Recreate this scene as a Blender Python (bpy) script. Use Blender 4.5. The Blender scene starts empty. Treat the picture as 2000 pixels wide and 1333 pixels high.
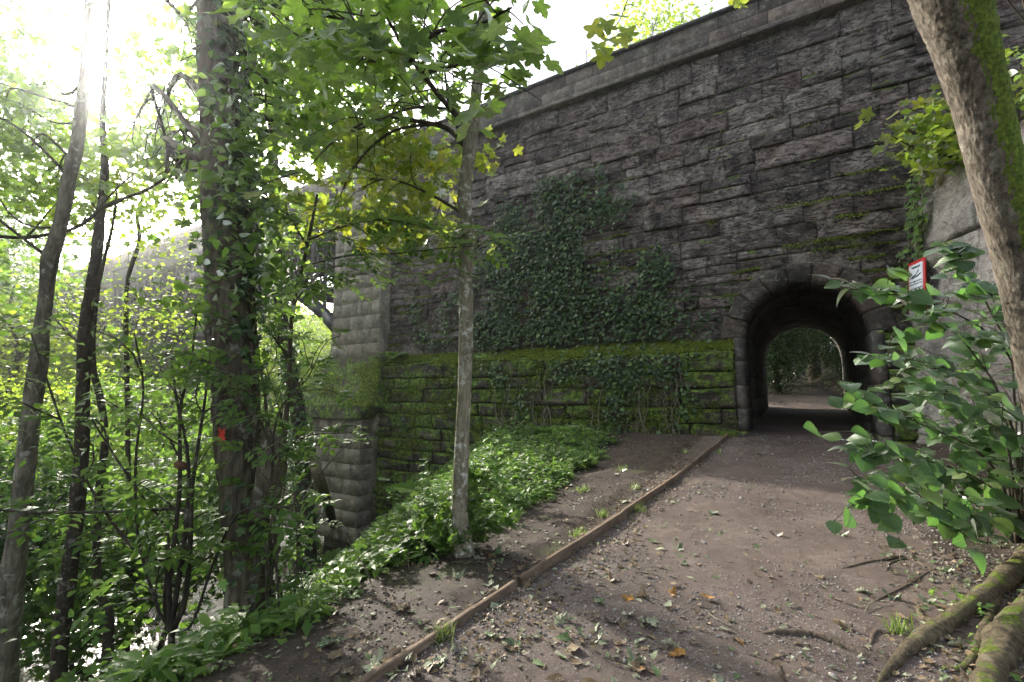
import bpy, math, random
import numpy as np
from mathutils import Vector, Matrix
C = bpy.context.scene.collection
SC = bpy.context.scene
random.seed(7); RNG = np.random.default_rng(7)
# ------------------------------------------------------------------ camera, world, sun, exposure
YAW, PIT, FOC = math.radians(31.7), math.radians(6.2), 906.0
EYE = np.array([0, 0, 1.5])
cam = bpy.data.cameras.new('camera'); cam.sensor_width = 36; cam.lens = 36*FOC/2000
cam.clip_start = 0.05; cam.clip_end = 1500
camo = bpy.data.objects.new('camera', cam); C.objects.link(camo)
camo.location = EYE; camo.rotation_euler = (math.pi/2+PIT, 0, YAW); SC.camera = camo
F0 = np.array([-math.sin(YAW), math.cos(YAW), 0]); RV = np.array([math.cos(YAW), math.sin(YAW), 0]); ZV = np.array([0, 0, 1.])
FV = F0*math.cos(PIT)+ZV*math.sin(PIT); UV_ = ZV*math.cos(PIT)-F0*math.sin(PIT)
def ray(x, y): return FV + RV*(x-1000)/FOC + UV_*(666.5-y)/FOC
def at_depth(x, y, d): return EYE + ray(x, y)*d
def at_y(x, y, v): r = ray(x, y); return EYE + r*v/r[1]
SUN = ray(195, 110); SUN = SUN/np.linalg.norm(SUN)
SUN_EL = math.asin(SUN[2]); SUN_AZ = math.atan2(SUN[0], SUN[1])
W = bpy.data.worlds.new('World'); SC.world = W; W.use_nodes = True
nt = W.node_tree; bg = nt.nodes['Background']
sky = nt.nodes.new('ShaderNodeTexSky'); sky.sky_type = 'NISHITA'; sky.sun_disc = False
sky.sun_elevation = SUN_EL; sky.sun_rotation = SUN_AZ; sky.dust_density = 4.0; sky.air_density = 1.0; sky.ozone_density = 1.0
hs = nt.nodes.new('ShaderNodeHueSaturation'); hs.inputs['Saturation'].default_value = .42; nt.links.new(sky.outputs[0], hs.inputs['Color'])  # thin white cloud: a paler sky
nt.links.new(hs.outputs[0], bg.inputs[0]); bg.inputs[1].default_value = 0.15
sl = bpy.data.lights.new('sun', 'SUN'); sl.energy = 2.6; sl.angle = math.radians(0.9); sl.color = (1, .93, .80)
so = bpy.data.objects.new('sun', sl); C.objects.link(so)
so.rotation_euler = Vector(SUN).to_track_quat('Z', 'Y').to_euler(); so.location = (-20, 10, 30)
SC.view_settings.view_transform = 'Standard'; SC.view_settings.look = 'None'
SC.view_settings.gamma = 1; SC.view_settings.use_curve_mapping = False; SC.view_settings.exposure = 1.95
SC.render.engine = 'CYCLES'; SC.cycles.use_denoising = True
SC.cycles.max_bounces = 7; SC.cycles.diffuse_bounces = 3; SC.cycles.glossy_bounces = 2; SC.cycles.transmission_bounces = 4
SC.cycles.volume_bounces = 0; SC.cycles.sample_clamp_indirect = 4; SC.cycles.volume_step_rate = 10
HAZE = 0.0020
# ------------------------------------------------------------------ helpers
def hash3(ix, iy, iz):
    n = (ix*374761393 + iy*668265263 + iz*2147483647*3 + 12345) & 0xFFFFFFFF
    n = ((n ^ (n >> 13))*1274126177) & 0xFFFFFFFF
    n = (n ^ (n >> 16)) & 0xFFFF
    return n/65535.0
def vnoise(p):
    p = np.asarray(p, float); i = np.floor(p).astype(np.int64); f = p-i; f = f*f*(3-2*f); r = 0
    for dx in (0, 1):
        for dy in (0, 1):
            for dz in (0, 1):
                w = (f[..., 0] if dx else 1-f[..., 0])*(f[..., 1] if dy else 1-f[..., 1])*(f[..., 2] if dz else 1-f[..., 2])
                r = r + w*hash3(i[..., 0]+dx, i[..., 1]+dy, i[..., 2]+dz)
    return r*2-1
def fbm(p, o=4):
    r = 0; a = 1; p = np.asarray(p, float)
    for k in range(o): r = r + a*vnoise(p+k*17.3); p = p*2.03; a *= .5
    return r
def p3(x, y, z=0.0): return np.stack(np.broadcast_arrays(np.asarray(x, float), y, z), -1)
OFF = {}
def woff(o): return OFF.get(o.name, np.zeros(3)) if o is not None else np.zeros(3)
def tag(o, label=None, cat=None, group=None, kind=None):
    if label: o['label'] = label
    if cat: o['category'] = cat
    if group: o['group'] = group
    if kind: o['kind'] = kind
    return o
def thing(name, loc, label, cat, group=None):
    o = bpy.data.objects.new(name, None); C.objects.link(o); o.location = tuple(loc); o.empty_display_size = .2
    OFF[o.name] = np.array(loc, float); return tag(o, label, cat, group)
def mesh_np(name, V, Fa, uv=None, smooth=False):
    """V (n,3); Fa: array (m,3|4) or list of such arrays"""
    me = bpy.data.meshes.new(name)
    Fs = Fa if isinstance(Fa, list) and isinstance(Fa[0], np.ndarray) and Fa[0].ndim == 2 else [Fa]
    Fs = [np.asarray(f, np.int32) for f in Fs if len(f)]
    V = np.asarray(V, np.float32)
    me.vertices.add(len(V)); me.vertices.foreach_set('co', V.ravel())
    nl = sum(f.size for f in Fs); nf = sum(len(f) for f in Fs)
    idx = np.concatenate([f.ravel() for f in Fs]); cnt = np.concatenate([np.full(len(f), f.shape[1], np.int32) for f in Fs])
    st = np.concatenate([[0], np.cumsum(cnt)[:-1]]).astype(np.int32)
    me.loops.add(nl); me.loops.foreach_set('vertex_index', idx)
    me.polygons.add(nf); me.polygons.foreach_set('loop_start', st); me.polygons.foreach_set('loop_total', cnt)
    if smooth: me.polygons.foreach_set('use_smooth', np.ones(nf, bool))
    if uv is not None:
        l = me.uv_layers.new(name='UVMap'); l.data.foreach_set('uv', np.asarray(uv, np.float32)[idx].ravel())
    me.update(calc_edges=True); return me
def mk(name, V, Fa, mat, parent=None, uv=None, smooth=False, kind=None):
    V = np.asarray(V, float) - woff(parent)
    me = mesh_np(name, V, Fa, uv, smooth); me.materials.append(mat)
    o = bpy.data.objects.new(name, me); C.objects.link(o)
    if parent is not None: o.parent = parent; OFF[o.name] = woff(parent)
    if kind: o['kind'] = kind
    return o
def place(name, me, M, parent=None):
    o = bpy.data.objects.new(name, me); C.objects.link(o)
    if parent is not None:
        o.parent = parent; M = Matrix.Translation(-Vector(woff(parent))) @ M
    o.matrix_basis = M; return o
class Acc:
    def __init__(s): s.V = []; s.F3 = []; s.F4 = []; s.U = []; s.n = 0
    def add(s, V, F, U=None):
        V = np.asarray(V, float); F = F if isinstance(F, list) else [F]
        for f in F:
            f = np.asarray(f)
            if len(f): (s.F3 if f.shape[1] == 3 else s.F4).append(f+s.n)
        s.V.append(V); s.U.append(U if U is not None else np.zeros((len(V), 2))); s.n += len(V)
    def mk(s, name, mat, parent=None, smooth=False, kind=None):
        F = ([np.concatenate(s.F3)] if s.F3 else []) + ([np.concatenate(s.F4)] if s.F4 else [])
        return mk(name, np.concatenate(s.V), F, mat, parent, np.concatenate(s.U), smooth, kind)
def box(x0, x1, y0, y1, z0, z1):
    V = np.array([[x, y, z] for x in (x0, x1) for y in (y0, y1) for z in (z0, z1)])
    F = np.array([[0, 1, 3, 2], [4, 6, 7, 5], [0, 4, 5, 1], [2, 3, 7, 6], [0, 2, 6, 4], [1, 5, 7, 3]]); return V, F
def spline(P, n):
    P = np.asarray(P, float); Q = np.vstack([2*P[0]-P[1], P, 2*P[-1]-P[-2]]); out = []
    m = len(P)-1
    for t in np.linspace(0, m-1e-6, n):
        i = int(t); u = t-i; a, b, c, d = Q[i], Q[i+1], Q[i+2], Q[i+3]
        out.append(.5*(2*b+(c-a)*u+(2*a-5*b+4*c-d)*u*u+(3*b-a-3*c+d)*u**3))
    return np.array(out)
def tube(P, R, sides=8, amp=0.0, freq=3., cap=True, amp2=0.0, freq2=20.):
    P = np.asarray(P, float); n = len(P); R = np.broadcast_to(R, n)
    T = np.gradient(P, axis=0); T /= np.linalg.norm(T, axis=1)[:, None]+1e-9
    up = np.array([1., 0, 0]) if abs(T[0][2]) > .7 else ZV
    N = np.cross(T[0], up); N /= np.linalg.norm(N); V = np.zeros((n, sides, 3)); a = np.arange(sides)/sides*2*math.pi
    for i in range(n):
        N = N - T[i]*(N@T[i]); N /= np.linalg.norm(N)+1e-9; B = np.cross(T[i], N)
        d = np.cos(a)[:, None]*N+np.sin(a)[:, None]*B; r = R[i]
        if amp:
            q = P[i]+d*R[i]; r = r*(1+amp*fbm(q*freq*np.array([1, 1, .35]), 3)+(amp2*np.abs(vnoise(q*freq2*np.array([1, 1, .22]))) if amp2 else 0))[:, None]
        V[i] = P[i]+d*r
    V = V.reshape(-1, 3); i = np.arange(n-1)[:, None]*sides; j = np.arange(sides)[None]; k = (j+1) % sides
    F = np.stack([i+j, i+k, i+k+sides, i+j+sides], -1).reshape(-1, 4)
    if cap:
        V = np.vstack([V, P[-1:]]); e = (n-1)*sides
        F3 = np.array([[e+q, e+(q+1) % sides, n*sides] for q in range(sides)]); return V, [F, F3]
    return V, [F]
def smooth(a, b, x): t = np.clip((np.asarray(x, float)-a)/(b-a), 0, 1); return t*t*(3-2*t)
# ------------------------------------------------------------------ node materials
def newmat(name):
    m = bpy.data.materials.new(name); m.use_nodes = True; nt = m.node_tree; nt.nodes.clear(); return m, nt
class N:
    def __init__(s, nt): s.nt = nt
    def __call__(s, t, **kw):
        n = s.nt.nodes.new(t); ins = kw.pop('i', {})
        for k, v in kw.items(): setattr(n, k, v)
        for k, v in ins.items():
            if isinstance(v, bpy.types.NodeSocket): s.nt.links.new(v, n.inputs[k])
            else: n.inputs[k].default_value = v
        return n
    def math(s, op, a, b=0.0, c=None, clamp=False):
        i = {0: a, 1: b}
        if c is not None: i[2] = c
        n = s('ShaderNodeMath', operation=op, i=i); n.use_clamp = clamp; return n.outputs[0]
    def noise(s, vec, scale, detail=4, rough=.6, dist=0.0):
        return s('ShaderNodeTexNoise', i={'Vector': vec, 'Scale': scale, 'Detail': detail, 'Roughness': rough, 'Distortion': dist}).outputs[0]
    def mapp(s, vec, sc): return s('ShaderNodeMapping', i={0: vec, 3: sc}).outputs[0]
    def step(s, x, a, b):
        n = s('ShaderNodeMapRange', interpolation_type='SMOOTHSTEP', i={0: x, 1: a, 2: b, 3: 0.0, 4: 1.0}); return n.outputs[0]
    def mix(s, f, a, b):
        n = s('ShaderNodeMix', data_type='RGBA'); 
        for sock, v in ((n.inputs[0], f), (n.inputs[6], a), (n.inputs[7], b)):
            if isinstance(v, bpy.types.NodeSocket): s.nt.links.new(v, sock)
            else: sock.default_value = (v+(1,) if isinstance(v, tuple) and len(v) == 3 else v)
        return n.outputs[2]
    def ramp(s, x, stops):
        n = s('ShaderNodeValToRGB', i={0: x}); cr = n.color_ramp
        while len(cr.elements) < len(stops): cr.elements.new(.5)
        for e, (p, c) in zip(cr.elements, stops): e.position = p; e.color = c+(1,)
        return n.outputs[0]
    def bump(s, h, st, dist=.02, nrm=None):
        i = {'Height': h, 'Strength': st, 'Distance': dist}
        if nrm is not None: i['Normal'] = nrm
        return s('ShaderNodeBump', i=i).outputs[0]
    def pbsdf(s, col, rough, nrm=None, spec=.3):
        i = {'Base Color': col, 'Roughness': rough, 'Specular IOR Level': spec}
        if nrm is not None: i['Normal'] = nrm
        return s('ShaderNodeBsdfPrincipled', i=i).outputs[0]
    def out(s, sh): s('ShaderNodeOutputMaterial', i={0: sh})
def rnd_obj_isl(n):
    oi = n('ShaderNodeObjectInfo'); g = n('ShaderNodeNewGeometry')
    return n.math('FRACT', n.math('ADD', oi.outputs['Random'], g.outputs['Random Per Island'])), g
def stone_mat(name, dark, mid, pale, moss=.5, mosslow=0.0, bump=.7, layer=1.0, lichen=.5, stain=.5):
    m, nt = newmat(name); n = N(nt); r, g = rnd_obj_isl(n); P = g.outputs['Position']; nz = n('ShaderNodeSeparateXYZ', i={0: g.outputs['Normal']}).outputs[2]
    z = n('ShaderNodeSeparateXYZ', i={0: P}).outputs[2]
    big = n.noise(P, 2.1, 6, .72); fine = n.noise(P, 14, 6, .7); lay = n.noise(n.mapp(P, (2.4, 2.4, 7*layer)), 2.4, 6, .75, 1.1)
    t = n.math('ADD', n.math('MULTIPLY', r, .16), n.math('ADD', .07, n.math('MULTIPLY', big, .70)))
    col = n.ramp(t, [(.36, dark), (.5, mid), (.62, pale)])
    col = n.mix(n.step(lay, .46, .62), col, n.mix(.55, col, dark))
    col = n.mix(n.math('MULTIPLY', n.step(n.noise(n.mapp(P, (1.6, 1.6, .5)), 1.3, 6, .7), .5, .68), stain), col, (.022, .021, .02))
    col = n.mix(n.math('MULTIPLY', n.step(n.math('FRACT', n.math('MULTIPLY', r, 7.3)), .55, .9), .35), col, n.mix(.5, col, (.21, .125, .10)))
    cr = n.noise(n.mapp(P, (1, 1, 3.2)), 2.0, 7, .68, 1.2); crk = n.step(n.math('ABSOLUTE', n.math('SUBTRACT', cr, .5)), .022, .004)
    pat = n.step(n.noise(n.mapp(P, (1, 1, 1.7)), 3.4, 6, .75), .54, .64)
    col = n.mix(n.math('MULTIPLY', pat, .55), col, n.mix(.6, pale, (.34, .33, .30)))
    col = n.mix(n.math('MULTIPLY', n.step(n.noise(P, 8, 6, .75), .5, .62), .5), col, dark)
    col = n.mix(n.math('MULTIPLY', crk, .85*min(1, bump)), col, (.012, .011, .010))
    lm = n.math('MULTIPLY', n.step(n.noise(P, 20, 3, .6), .60, .66), n.step(n.noise(P, 1.7, 3, .6), .45, .6))
    col = n.mix(n.math('MULTIPLY', lm, lichen), col, (.42, .43, .38))
    mn = n.noise(P, 2.3, 6, .72)
    up = n.step(nz, .02, .55)
    base = n.math('ADD', n.math('MULTIPLY', up, .17), mn)
    low = n.math('MULTIPLY', n.step(z, 6.0, 1.2), mosslow)
    mm = n.step(n.math('ADD', base, low), .82-.3*moss, .93-.3*moss)
    mcol = n.ramp(n.noise(P, 9, 5, .7), [(.34, (.026, .042, .012)), (.5, (.095, .15, .028)), (.64, (.23, .31, .06))])
    col = n.mix(mm, col, mcol)
    h = n.math('ADD', n.math('MULTIPLY', lay, .8), n.math('MULTIPLY', fine, .35)); h = n.math('SUBTRACT', h, n.math('MULTIPLY', crk, .4))
    nb = n.bump(h, bump, .09); nb = n.bump(n.noise(P, 60, 3, .7), n.math('ADD', .25, n.math('MULTIPLY', mm, .7)), .015, nb)
    n.out(n.pbsdf(col, .82, nb, .25)); return m
def leaf_mat(name, stops, trans=(.30, .45, .05), tw=.5, gloss=.35, rough=.38, veins=False, vs=22., back=None):
    m, nt = newmat(name); n = N(nt); r, g = rnd_obj_isl(n); col = n.ramp(r, stops); P = g.outputs['Position']
    hue = n.noise(P, 5, 3, .6); col = n.mix(n.step(hue, .55, .75), col, n.mix(.5, col, (.03, .05, .015)))
    nb = None
    if veins:
        uv = n('ShaderNodeUVMap').outputs[0]; s = n('ShaderNodeSeparateXYZ', i={0: uv})
        au = n.math('ABSOLUTE', s.outputs[0]); w = n.math('SUBTRACT', s.outputs[1], n.math('MULTIPLY', au, .75))
        pl = n.math('SINE', n.math('MULTIPLY', w, vs*math.pi)); mid = n.step(au, .03, .0)
        vein = n.math('MAXIMUM', n.step(pl, .80, .98), mid)
        col = n.mix(n.math('MULTIPLY', vein, .38), col, (.17, .24, .07))
        col = n.mix(n.math('MULTIPLY', n.step(n.noise(P, 70, 3, .6), .66, .72), .6), col, (.10, .07, .02))
        nb = n.bump(n.math('ADD', pl, n.noise(P, 90, 2)), .45, .003)
    tc = n.mix(.5, n('ShaderNodeVectorMath', operation='SCALE', i={0: col, 'Scale': 3.6}).outputs[0], trans)
    di = {'Color': col}; ti = {'Color': tc}
    if nb is not None: di['Normal'] = nb
    d = n('ShaderNodeBsdfDiffuse', i=di).outputs[0]; tr = n('ShaderNodeBsdfTranslucent', i=ti).outputs[0]
    mx = n('ShaderNodeMixShader', i={0: tw, 1: d, 2: tr}).outputs[0]
    gi = {'Color': (1, 1, 1, 1), 'Roughness': rough}
    if nb is not None: gi['Normal'] = nb
    gl = n('ShaderNodeBsdfGlossy', i=gi).outputs[0]
    fr = n('ShaderNodeFresnel', i={0: 1.42}).outputs[0]
    n.out(n('ShaderNodeMixShader', i={0: n.math('MULTIPLY', fr, gloss*2.2, clamp=True), 1: mx, 2: gl}).outputs[0]); return m
def bark_mat(name, dark, mid, pale, moss=.4, mdir=(0, 0, 0), lichen=.5, scale=1., bump=.8, lth=.56, stretch=.22):
    m, nt = newmat(name); n = N(nt); g = n('ShaderNodeNewGeometry'); P = g.outputs['Position']
    st = n.mapp(P, (1, 1, stretch)); a = n.noise(st, 22*scale, 7, .72, .3); b = n.noise(P, 3*scale, 4, .6)
    col = n.ramp(n.math('ADD', n.math('MULTIPLY', a, .7), n.math('MULTIPLY', b, .3)), [(.36, dark), (.5, mid), (.66, pale)])
    lm = n.math('MULTIPLY', n.step(n.noise(P, 11*scale, 4, .6, .4), lth, lth+.04), n.step(n.noise(P, 2.5, 3, .5), .42, .55))
    col = n.mix(n.math('MULTIPLY', lm, lichen), col, (.42, .43, .37))
    dot = n('ShaderNodeVectorMath', operation='DOT_PRODUCT', i={0: g.outputs['Normal'], 1: mdir}).outputs['Value']
    mm = n.step(n.math('ADD', n.noise(P, 5*scale, 6, .75), n.math('MULTIPLY', dot, .32)), .72-.3*moss, .82-.3*moss)
    mc = n.ramp(n.noise(P, 40, 4, .7), [(.3, (.03, .05, .008)), (.5, (.085, .125, .014)), (.72, (.19, .24, .03))])
    col = n.mix(mm, col, mc)
    nb = n.bump(a, bump, .03); nb = n.bump(n.noise(P, 120, 3, .7), .3, .006, nb)
    n.out(n.pbsdf(col, .85, nb, .2)); return m
M = {}
M['stone'] = stone_mat('wall_stone', (.048, .040, .037), (.19, .158, .143), (.36, .315, .285), moss=.50, mosslow=.15, bump=1.0)
M['plinth'] = stone_mat('mossy_plinth_stone', (.024, .022, .017), (.075, .066, .050), (.15, .135, .11), moss=.98, mosslow=.07, lichen=.35)
M['ashlar'] = stone_mat('dressed_sandstone', (.10, .092, .07), (.22, .20, .155), (.34, .315, .25), moss=.12, mosslow=.12, bump=.4, layer=.6, lichen=.25, stain=.75)
M['parapet'] = stone_mat('parapet_sandstone', (.045, .04, .036), (.12, .105, .088), (.21, .185, .15), moss=.02, bump=.35, layer=.5, lichen=.4, stain=.65)
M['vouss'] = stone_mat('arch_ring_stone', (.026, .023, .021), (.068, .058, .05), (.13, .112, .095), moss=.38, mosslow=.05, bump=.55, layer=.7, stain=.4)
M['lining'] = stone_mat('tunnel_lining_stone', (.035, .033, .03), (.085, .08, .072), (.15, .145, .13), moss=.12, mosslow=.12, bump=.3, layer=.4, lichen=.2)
M['mortar'] = stone_mat('mortar', (.06, .054, .048), (.16, .145, .128), (.25, .23, .205), moss=.4, mosslow=.12, bump=.4)
M['wing'] = stone_mat('pale_wing_wall_stone', (.14, .13, .12), (.27, .25, .235), (.40, .38, .35), moss=.42, bump=.6, layer=.4, lichen=.3, stain=.3)
M['coping'] = stone_mat('coping_stone', (.02, .02, .02), (.045, .043, .04), (.08, .075, .07), moss=.2, bump=.3)
GR = [(.0, (.025, .055, .012)), (.5, (.045, .09, .018)), (1., (.075, .13, .025))]
YG = [(.0, (.07, .12, .015)), (.5, (.13, .18, .02)), (1., (.26, .25, .02))]
M['syc'] = leaf_mat('sycamore_leaf', [(.0, (.04, .085, .016)), (.6, (.07, .125, .02)), (1., (.11, .16, .028))], (.42, .62, .06), .66, .22, .5, True, 9.)
M['sycy'] = leaf_mat('yellowing_sycamore_leaf', [(.0, (.07, .13, .02)), (.6, (.14, .19, .02)), (1., (.27, .24, .02))], (.5, .55, .04), .55, .25, .45, True, 9.)
M['elm'] = leaf_mat('pleated_elm_leaf', [(.0, (.015, .042, .018)), (.5, (.028, .068, .024)), (.85, (.045, .10, .028)), (1., (.10, .15, .03))], (.20, .48, .05), .45, .42, .36, True, 20.)
M['green'] = leaf_mat('green_leaf', [(.0, (.028, .062, .012)), (.5, (.05, .10, .018)), (1., (.085, .14, .025))], (.28, .46, .05), .5, .16, .5)
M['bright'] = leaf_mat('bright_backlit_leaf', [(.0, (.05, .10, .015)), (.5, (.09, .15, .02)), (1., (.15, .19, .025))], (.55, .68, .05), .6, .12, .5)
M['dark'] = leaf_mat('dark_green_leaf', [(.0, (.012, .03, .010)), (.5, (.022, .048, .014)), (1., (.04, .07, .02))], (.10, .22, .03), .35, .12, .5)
M['ivy'] = leaf_mat('ivy_leaf', [(.0, (.012, .032, .010)), (.5, (.028, .064, .018)), (.85, (.065, .12, .03)), (1., (.12, .19, .05))], (.09, .20, .03), .25, .4, .42)
M['herb'] = leaf_mat('undergrowth_leaf', [(.0, (.045, .095, .02)), (.6, (.08, .155, .03)), (1., (.14, .22, .04))], (.34, .55, .06), .45, .2, .5)
M['fern'] = leaf_mat('fern_frond', [(.0, (.06, .12, .02)), (1., (.10, .19, .03))], (.35, .5, .06), .5, .2, .5)
M['grass'] = leaf_mat('grass_blade', [(.0, (.07, .12, .02)), (1., (.13, .20, .04))], (.3, .4, .06), .4, .25, .45)
M['moss'] = leaf_mat('moss_tuft', [(.0, (.04, .06, .016)), (.5, (.12, .17, .034)), (1., (.30, .34, .08))], (.35, .42, .08), .3, .0, .9)
for k, st in dict(fpale=[(0., (.17, .19, .12)), (1., (.36, .38, .26))], fgreen=[(0., (.06, .10, .04)), (1., (.14, .19, .09))],
                  fbrown=[(0., (.07, .042, .028)), (1., (.24, .16, .10))], frust=[(0., (.22, .07, .02)), (1., (.40, .20, .03))]).items():
    M[k] = leaf_mat('fallen_leaf_'+k[1:], st, (.15, .14, .06), .15, .25, .5, True, 14.)
M['bark'] = bark_mat('grey_brown_bark', (.026, .022, .016), (.085, .072, .052), (.18, .155, .115), .42, (0, 0, 0), .35)
M['barkdark'] = bark_mat('dark_wet_bark', (.015, .012, .009), (.045, .037, .028), (.09, .075, .058), .35, (-.3, 0, 0), .3)
M['barksyc'] = bark_mat('lichen_spotted_smooth_bark', (.07, .062, .042), (.19, .17, .12), (.30, .28, .20), .20, (0, 0, 0), 1., 1.7, .4, .53)
M['barklean'] = bark_mat('furrowed_mossy_bark', (.03, .024, .018), (.12, .10, .078), (.26, .225, .18), .42, (2.4, -.5, .3), .15, 1.3)
M['barkpale'] = bark_mat('pale_lichened_bark', (.04, .036, .028), (.13, .115, .09), (.27, .25, .20), .25, (-.4, 0, 0), .5)
M['rootb'] = bark_mat('mossy_root_bark', (.028, .022, .015), (.10, .08, .052), (.20, .165, .105), .30, (0, 0, .4), .1, 1.3, .8, .56, .9)
M['rootd'] = bark_mat('muddy_root_bark', (.04, .03, .022), (.11, .085, .065), (.19, .155, .125), .0, (0, 0, 0), .0, 1.3, .8, .56, .9)
M['twig'] = bark_mat('twig_bark', (.025, .02, .015), (.06, .05, .035), (.12, .10, .07), .15, (0, 0, 0), .1)
M['vinestem'] = bark_mat('pale_ivy_stem', (.08, .07, .05), (.20, .175, .13), (.32, .29, .22), .1, (0, 0, 0), .1)
def simple(name, col, rough=.6, metal=0.0, nsc=20, var=.3, bump=.2):
    m, nt = newmat(name); n = N(nt); P = n('ShaderNodeNewGeometry').outputs['Position']; x = n.noise(P, nsc, 5, .65)
    c = n.mix(x, tuple(v*(1-var) for v in col), tuple(min(1, v*(1+var)) for v in col))
    b = n('ShaderNodeBsdfPrincipled', i={'Base Color': c, 'Roughness': rough, 'Metallic': metal, 'Normal': n.bump(x, bump, .01)}).outputs[0]
    n.out(b); return m
M['iron'] = simple('weathered_dark_iron', (.035, .038, .04), .6, .3)
M['wire'] = simple('grey_galvanised_steel', (.12, .12, .12), .5, .6)
M['red'] = simple('red_sign_enamel', (.50, .02, .02), .4, 0, 30, .15)
M['white'] = simple('white_sign_enamel', (.62, .66, .70), .4, 0, 30, .06)
M['ink'] = simple('dark_sign_print', (.03, .035, .05), .5, 0, 30, .1)
M['paint'] = simple('orange_red_spray_paint', (.55, .035, .012), .6, 0, 60, .3)
M['terra'] = simple('cut_branch_end_wood', (.13, .06, .035), .7, 0, 40, .3)
def wood_mat():
    m, nt = newmat('weathered_edging_timber'); n = N(nt); P = n('ShaderNodeNewGeometry').outputs['Position']
    a = n.noise(n.mapp(P, (14, .8, 14)), 6, 6, .7); b = n.noise(P, 3, 4, .6)
    c = n.ramp(n.math('ADD', n.math('MULTIPLY', a, .6), n.math('MULTIPLY', b, .4)), [(.35, (.05, .035, .024)), (.52, (.135, .095, .066)), (.68, (.22, .17, .125))])
    n.out(n.pbsdf(c, .8, n.bump(a, .6, .01))); return m
M['wood'] = wood_mat()
def soil_mat(name, path):
    m, nt = newmat(name); n = N(nt); P = n('ShaderNodeNewGeometry').outputs['Position']
    a = n.noise(P, 1.3, 5, .6); b = n.noise(P, 9, 6, .7); f = n.noise(P, 70, 4, .7)
    if path:
        c = n.ramp(n.math('ADD', n.math('MULTIPLY', a, .5), n.math('MULTIPLY', b, .5)), [(.36, (.048, .035, .029)), (.52, (.090, .067, .057)), (.66, (.142, .112, .098))])
    else:
        c = n.ramp(n.math('ADD', n.math('MULTIPLY', a, .4), n.math('MULTIPLY', b, .6)), [(.36, (.022, .015, .011)), (.52, (.045, .031, .024)), (.68, (.080, .058, .044))])
    v = n('ShaderNodeTexVoronoi', feature='F1', i={'Vector': P, 'Scale': 75.0})
    sp = n.math('MULTIPLY', n.step(v.outputs['Distance'], .42, .3), n.step(n('ShaderNodeSeparateXYZ', i={0: v.outputs['Color']}).outputs[0], .62 if path else .85, .7 if path else .93))
    sp = n.math('MULTIPLY', sp, n.step(n.noise(P, 1.9, 4, .6), .38, .6))
    pc = n.mix(n('ShaderNodeSeparateXYZ', i={0: v.outputs['Color']}).outputs[1], (.10, .09, .085), (.30, .28, .265))
    c = n.mix(n.math('MULTIPLY', sp, .9), c, pc)
    c = n.mix(n.math('MULTIPLY', n.step(f, .52, .66), .35), c, (.035, .026, .02))
    if not path:
        gm = n.step(n.noise(P, 2.1, 5, .7), .56, .64); c = n.mix(n.math('MULTIPLY', gm, .55), c, (.05, .065, .015))
    h = n.math('ADD', n.math('ADD', n.math('MULTIPLY', b, .8), n.math('MULTIPLY', f, .35)), n.math('MULTIPLY', sp, .35))
    n.out(n.pbsdf(c, .75, n.bump(h, .5 if path else .8, .02), .35)); return m
M['path'] = soil_mat('trodden_gravelly_path', True); M['soil'] = soil_mat('dark_woodland_soil', False)
M['pebble'] = stone_mat('grey_pebble', (.09, .082, .078), (.22, .205, .20), (.38, .36, .35), moss=-.6, bump=.1, lichen=0., stain=.0)
def water_mat():
    m, nt = newmat('river_water'); n = N(nt); P = n('ShaderNodeNewGeometry').outputs['Position']
    h = n.math('ADD', n.noise(P, 2.2, 4, .6, .5), n.math('MULTIPLY', n.noise(P, 9, 3, .6), .3))
    b = n('ShaderNodeBsdfPrincipled', i={'Base Color': (.035, .03, .018, 1), 'Roughness': .12, 'IOR': 1.33, 'Specular IOR Level': .6, 'Normal': n.bump(h, .5, .12)}).outputs[0]
    n.out(b); return m
M['water'] = water_mat()
# ------------------------------------------------------------------ leaf templates (x across, y along, z normal); returns V, F, UV
def fan(out, c, fold=.0, curl=.0):
    V = np.vstack([[c], out]).astype(float); k = len(out)
    F = np.array([[0, 1+i, 1+(i+1) % k] for i in range(k)])
    U = V.copy(); z = fold*np.abs(V[:, 0]) - curl*V[:, 1]**2; return np.column_stack([V, z]), F, U
def lobed(lobes, fold=.12, curl=.12, teeth=True):
    pts = []
    L = lobes
    for i, (a, r) in enumerate(L):
        a = math.radians(a)
        if teeth:
            for da, rr in ((-.40, .66), (-.33, .80), (-.25, .76), (-.17, .90), (-.10, .87), (0, 1), (.10, .87), (.17, .90), (.25, .76), (.33, .80), (.40, .66)): pts.append((a+da, r*rr))
        else:
            for da, rr in ((-.34, .76), (-.12, .86), (0, 1), (.12, .86), (.34, .76)): pts.append((a+da, r*rr))
        if i < len(L)-1:
            a2 = math.radians(L[i+1][0]); pts.append(((a+a2)/2, min(r, L[i+1][1])*(.60 if teeth else .56)))
    out = [(math.cos(a)*r, math.sin(a)*r+.30) for a, r in pts]; out.append((0, .12))
    V, F, U = fan(out, (0, .30), fold, curl); V[:, 2] += .10*np.sin(V[:, 0]*7+1)*np.abs(V[:, 1])+.05*np.cos(V[:, 1]*9); V[:, 1] -= .12; U[:, 1] -= .12; return V, F, U
LOB5 = [(-30, .52), (28, .68), (90, .76), (152, .68), (210, .52)]
T = {}
T['syc'] = lobed(LOB5); T['sycs'] = lobed(LOB5, teeth=False)
T['ivy'] = lobed([(-20, .45), (35, .55), (90, .72), (145, .55), (200, .45)], .10, .08, False)
V_, F_, U_ = T['ivy']
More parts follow.
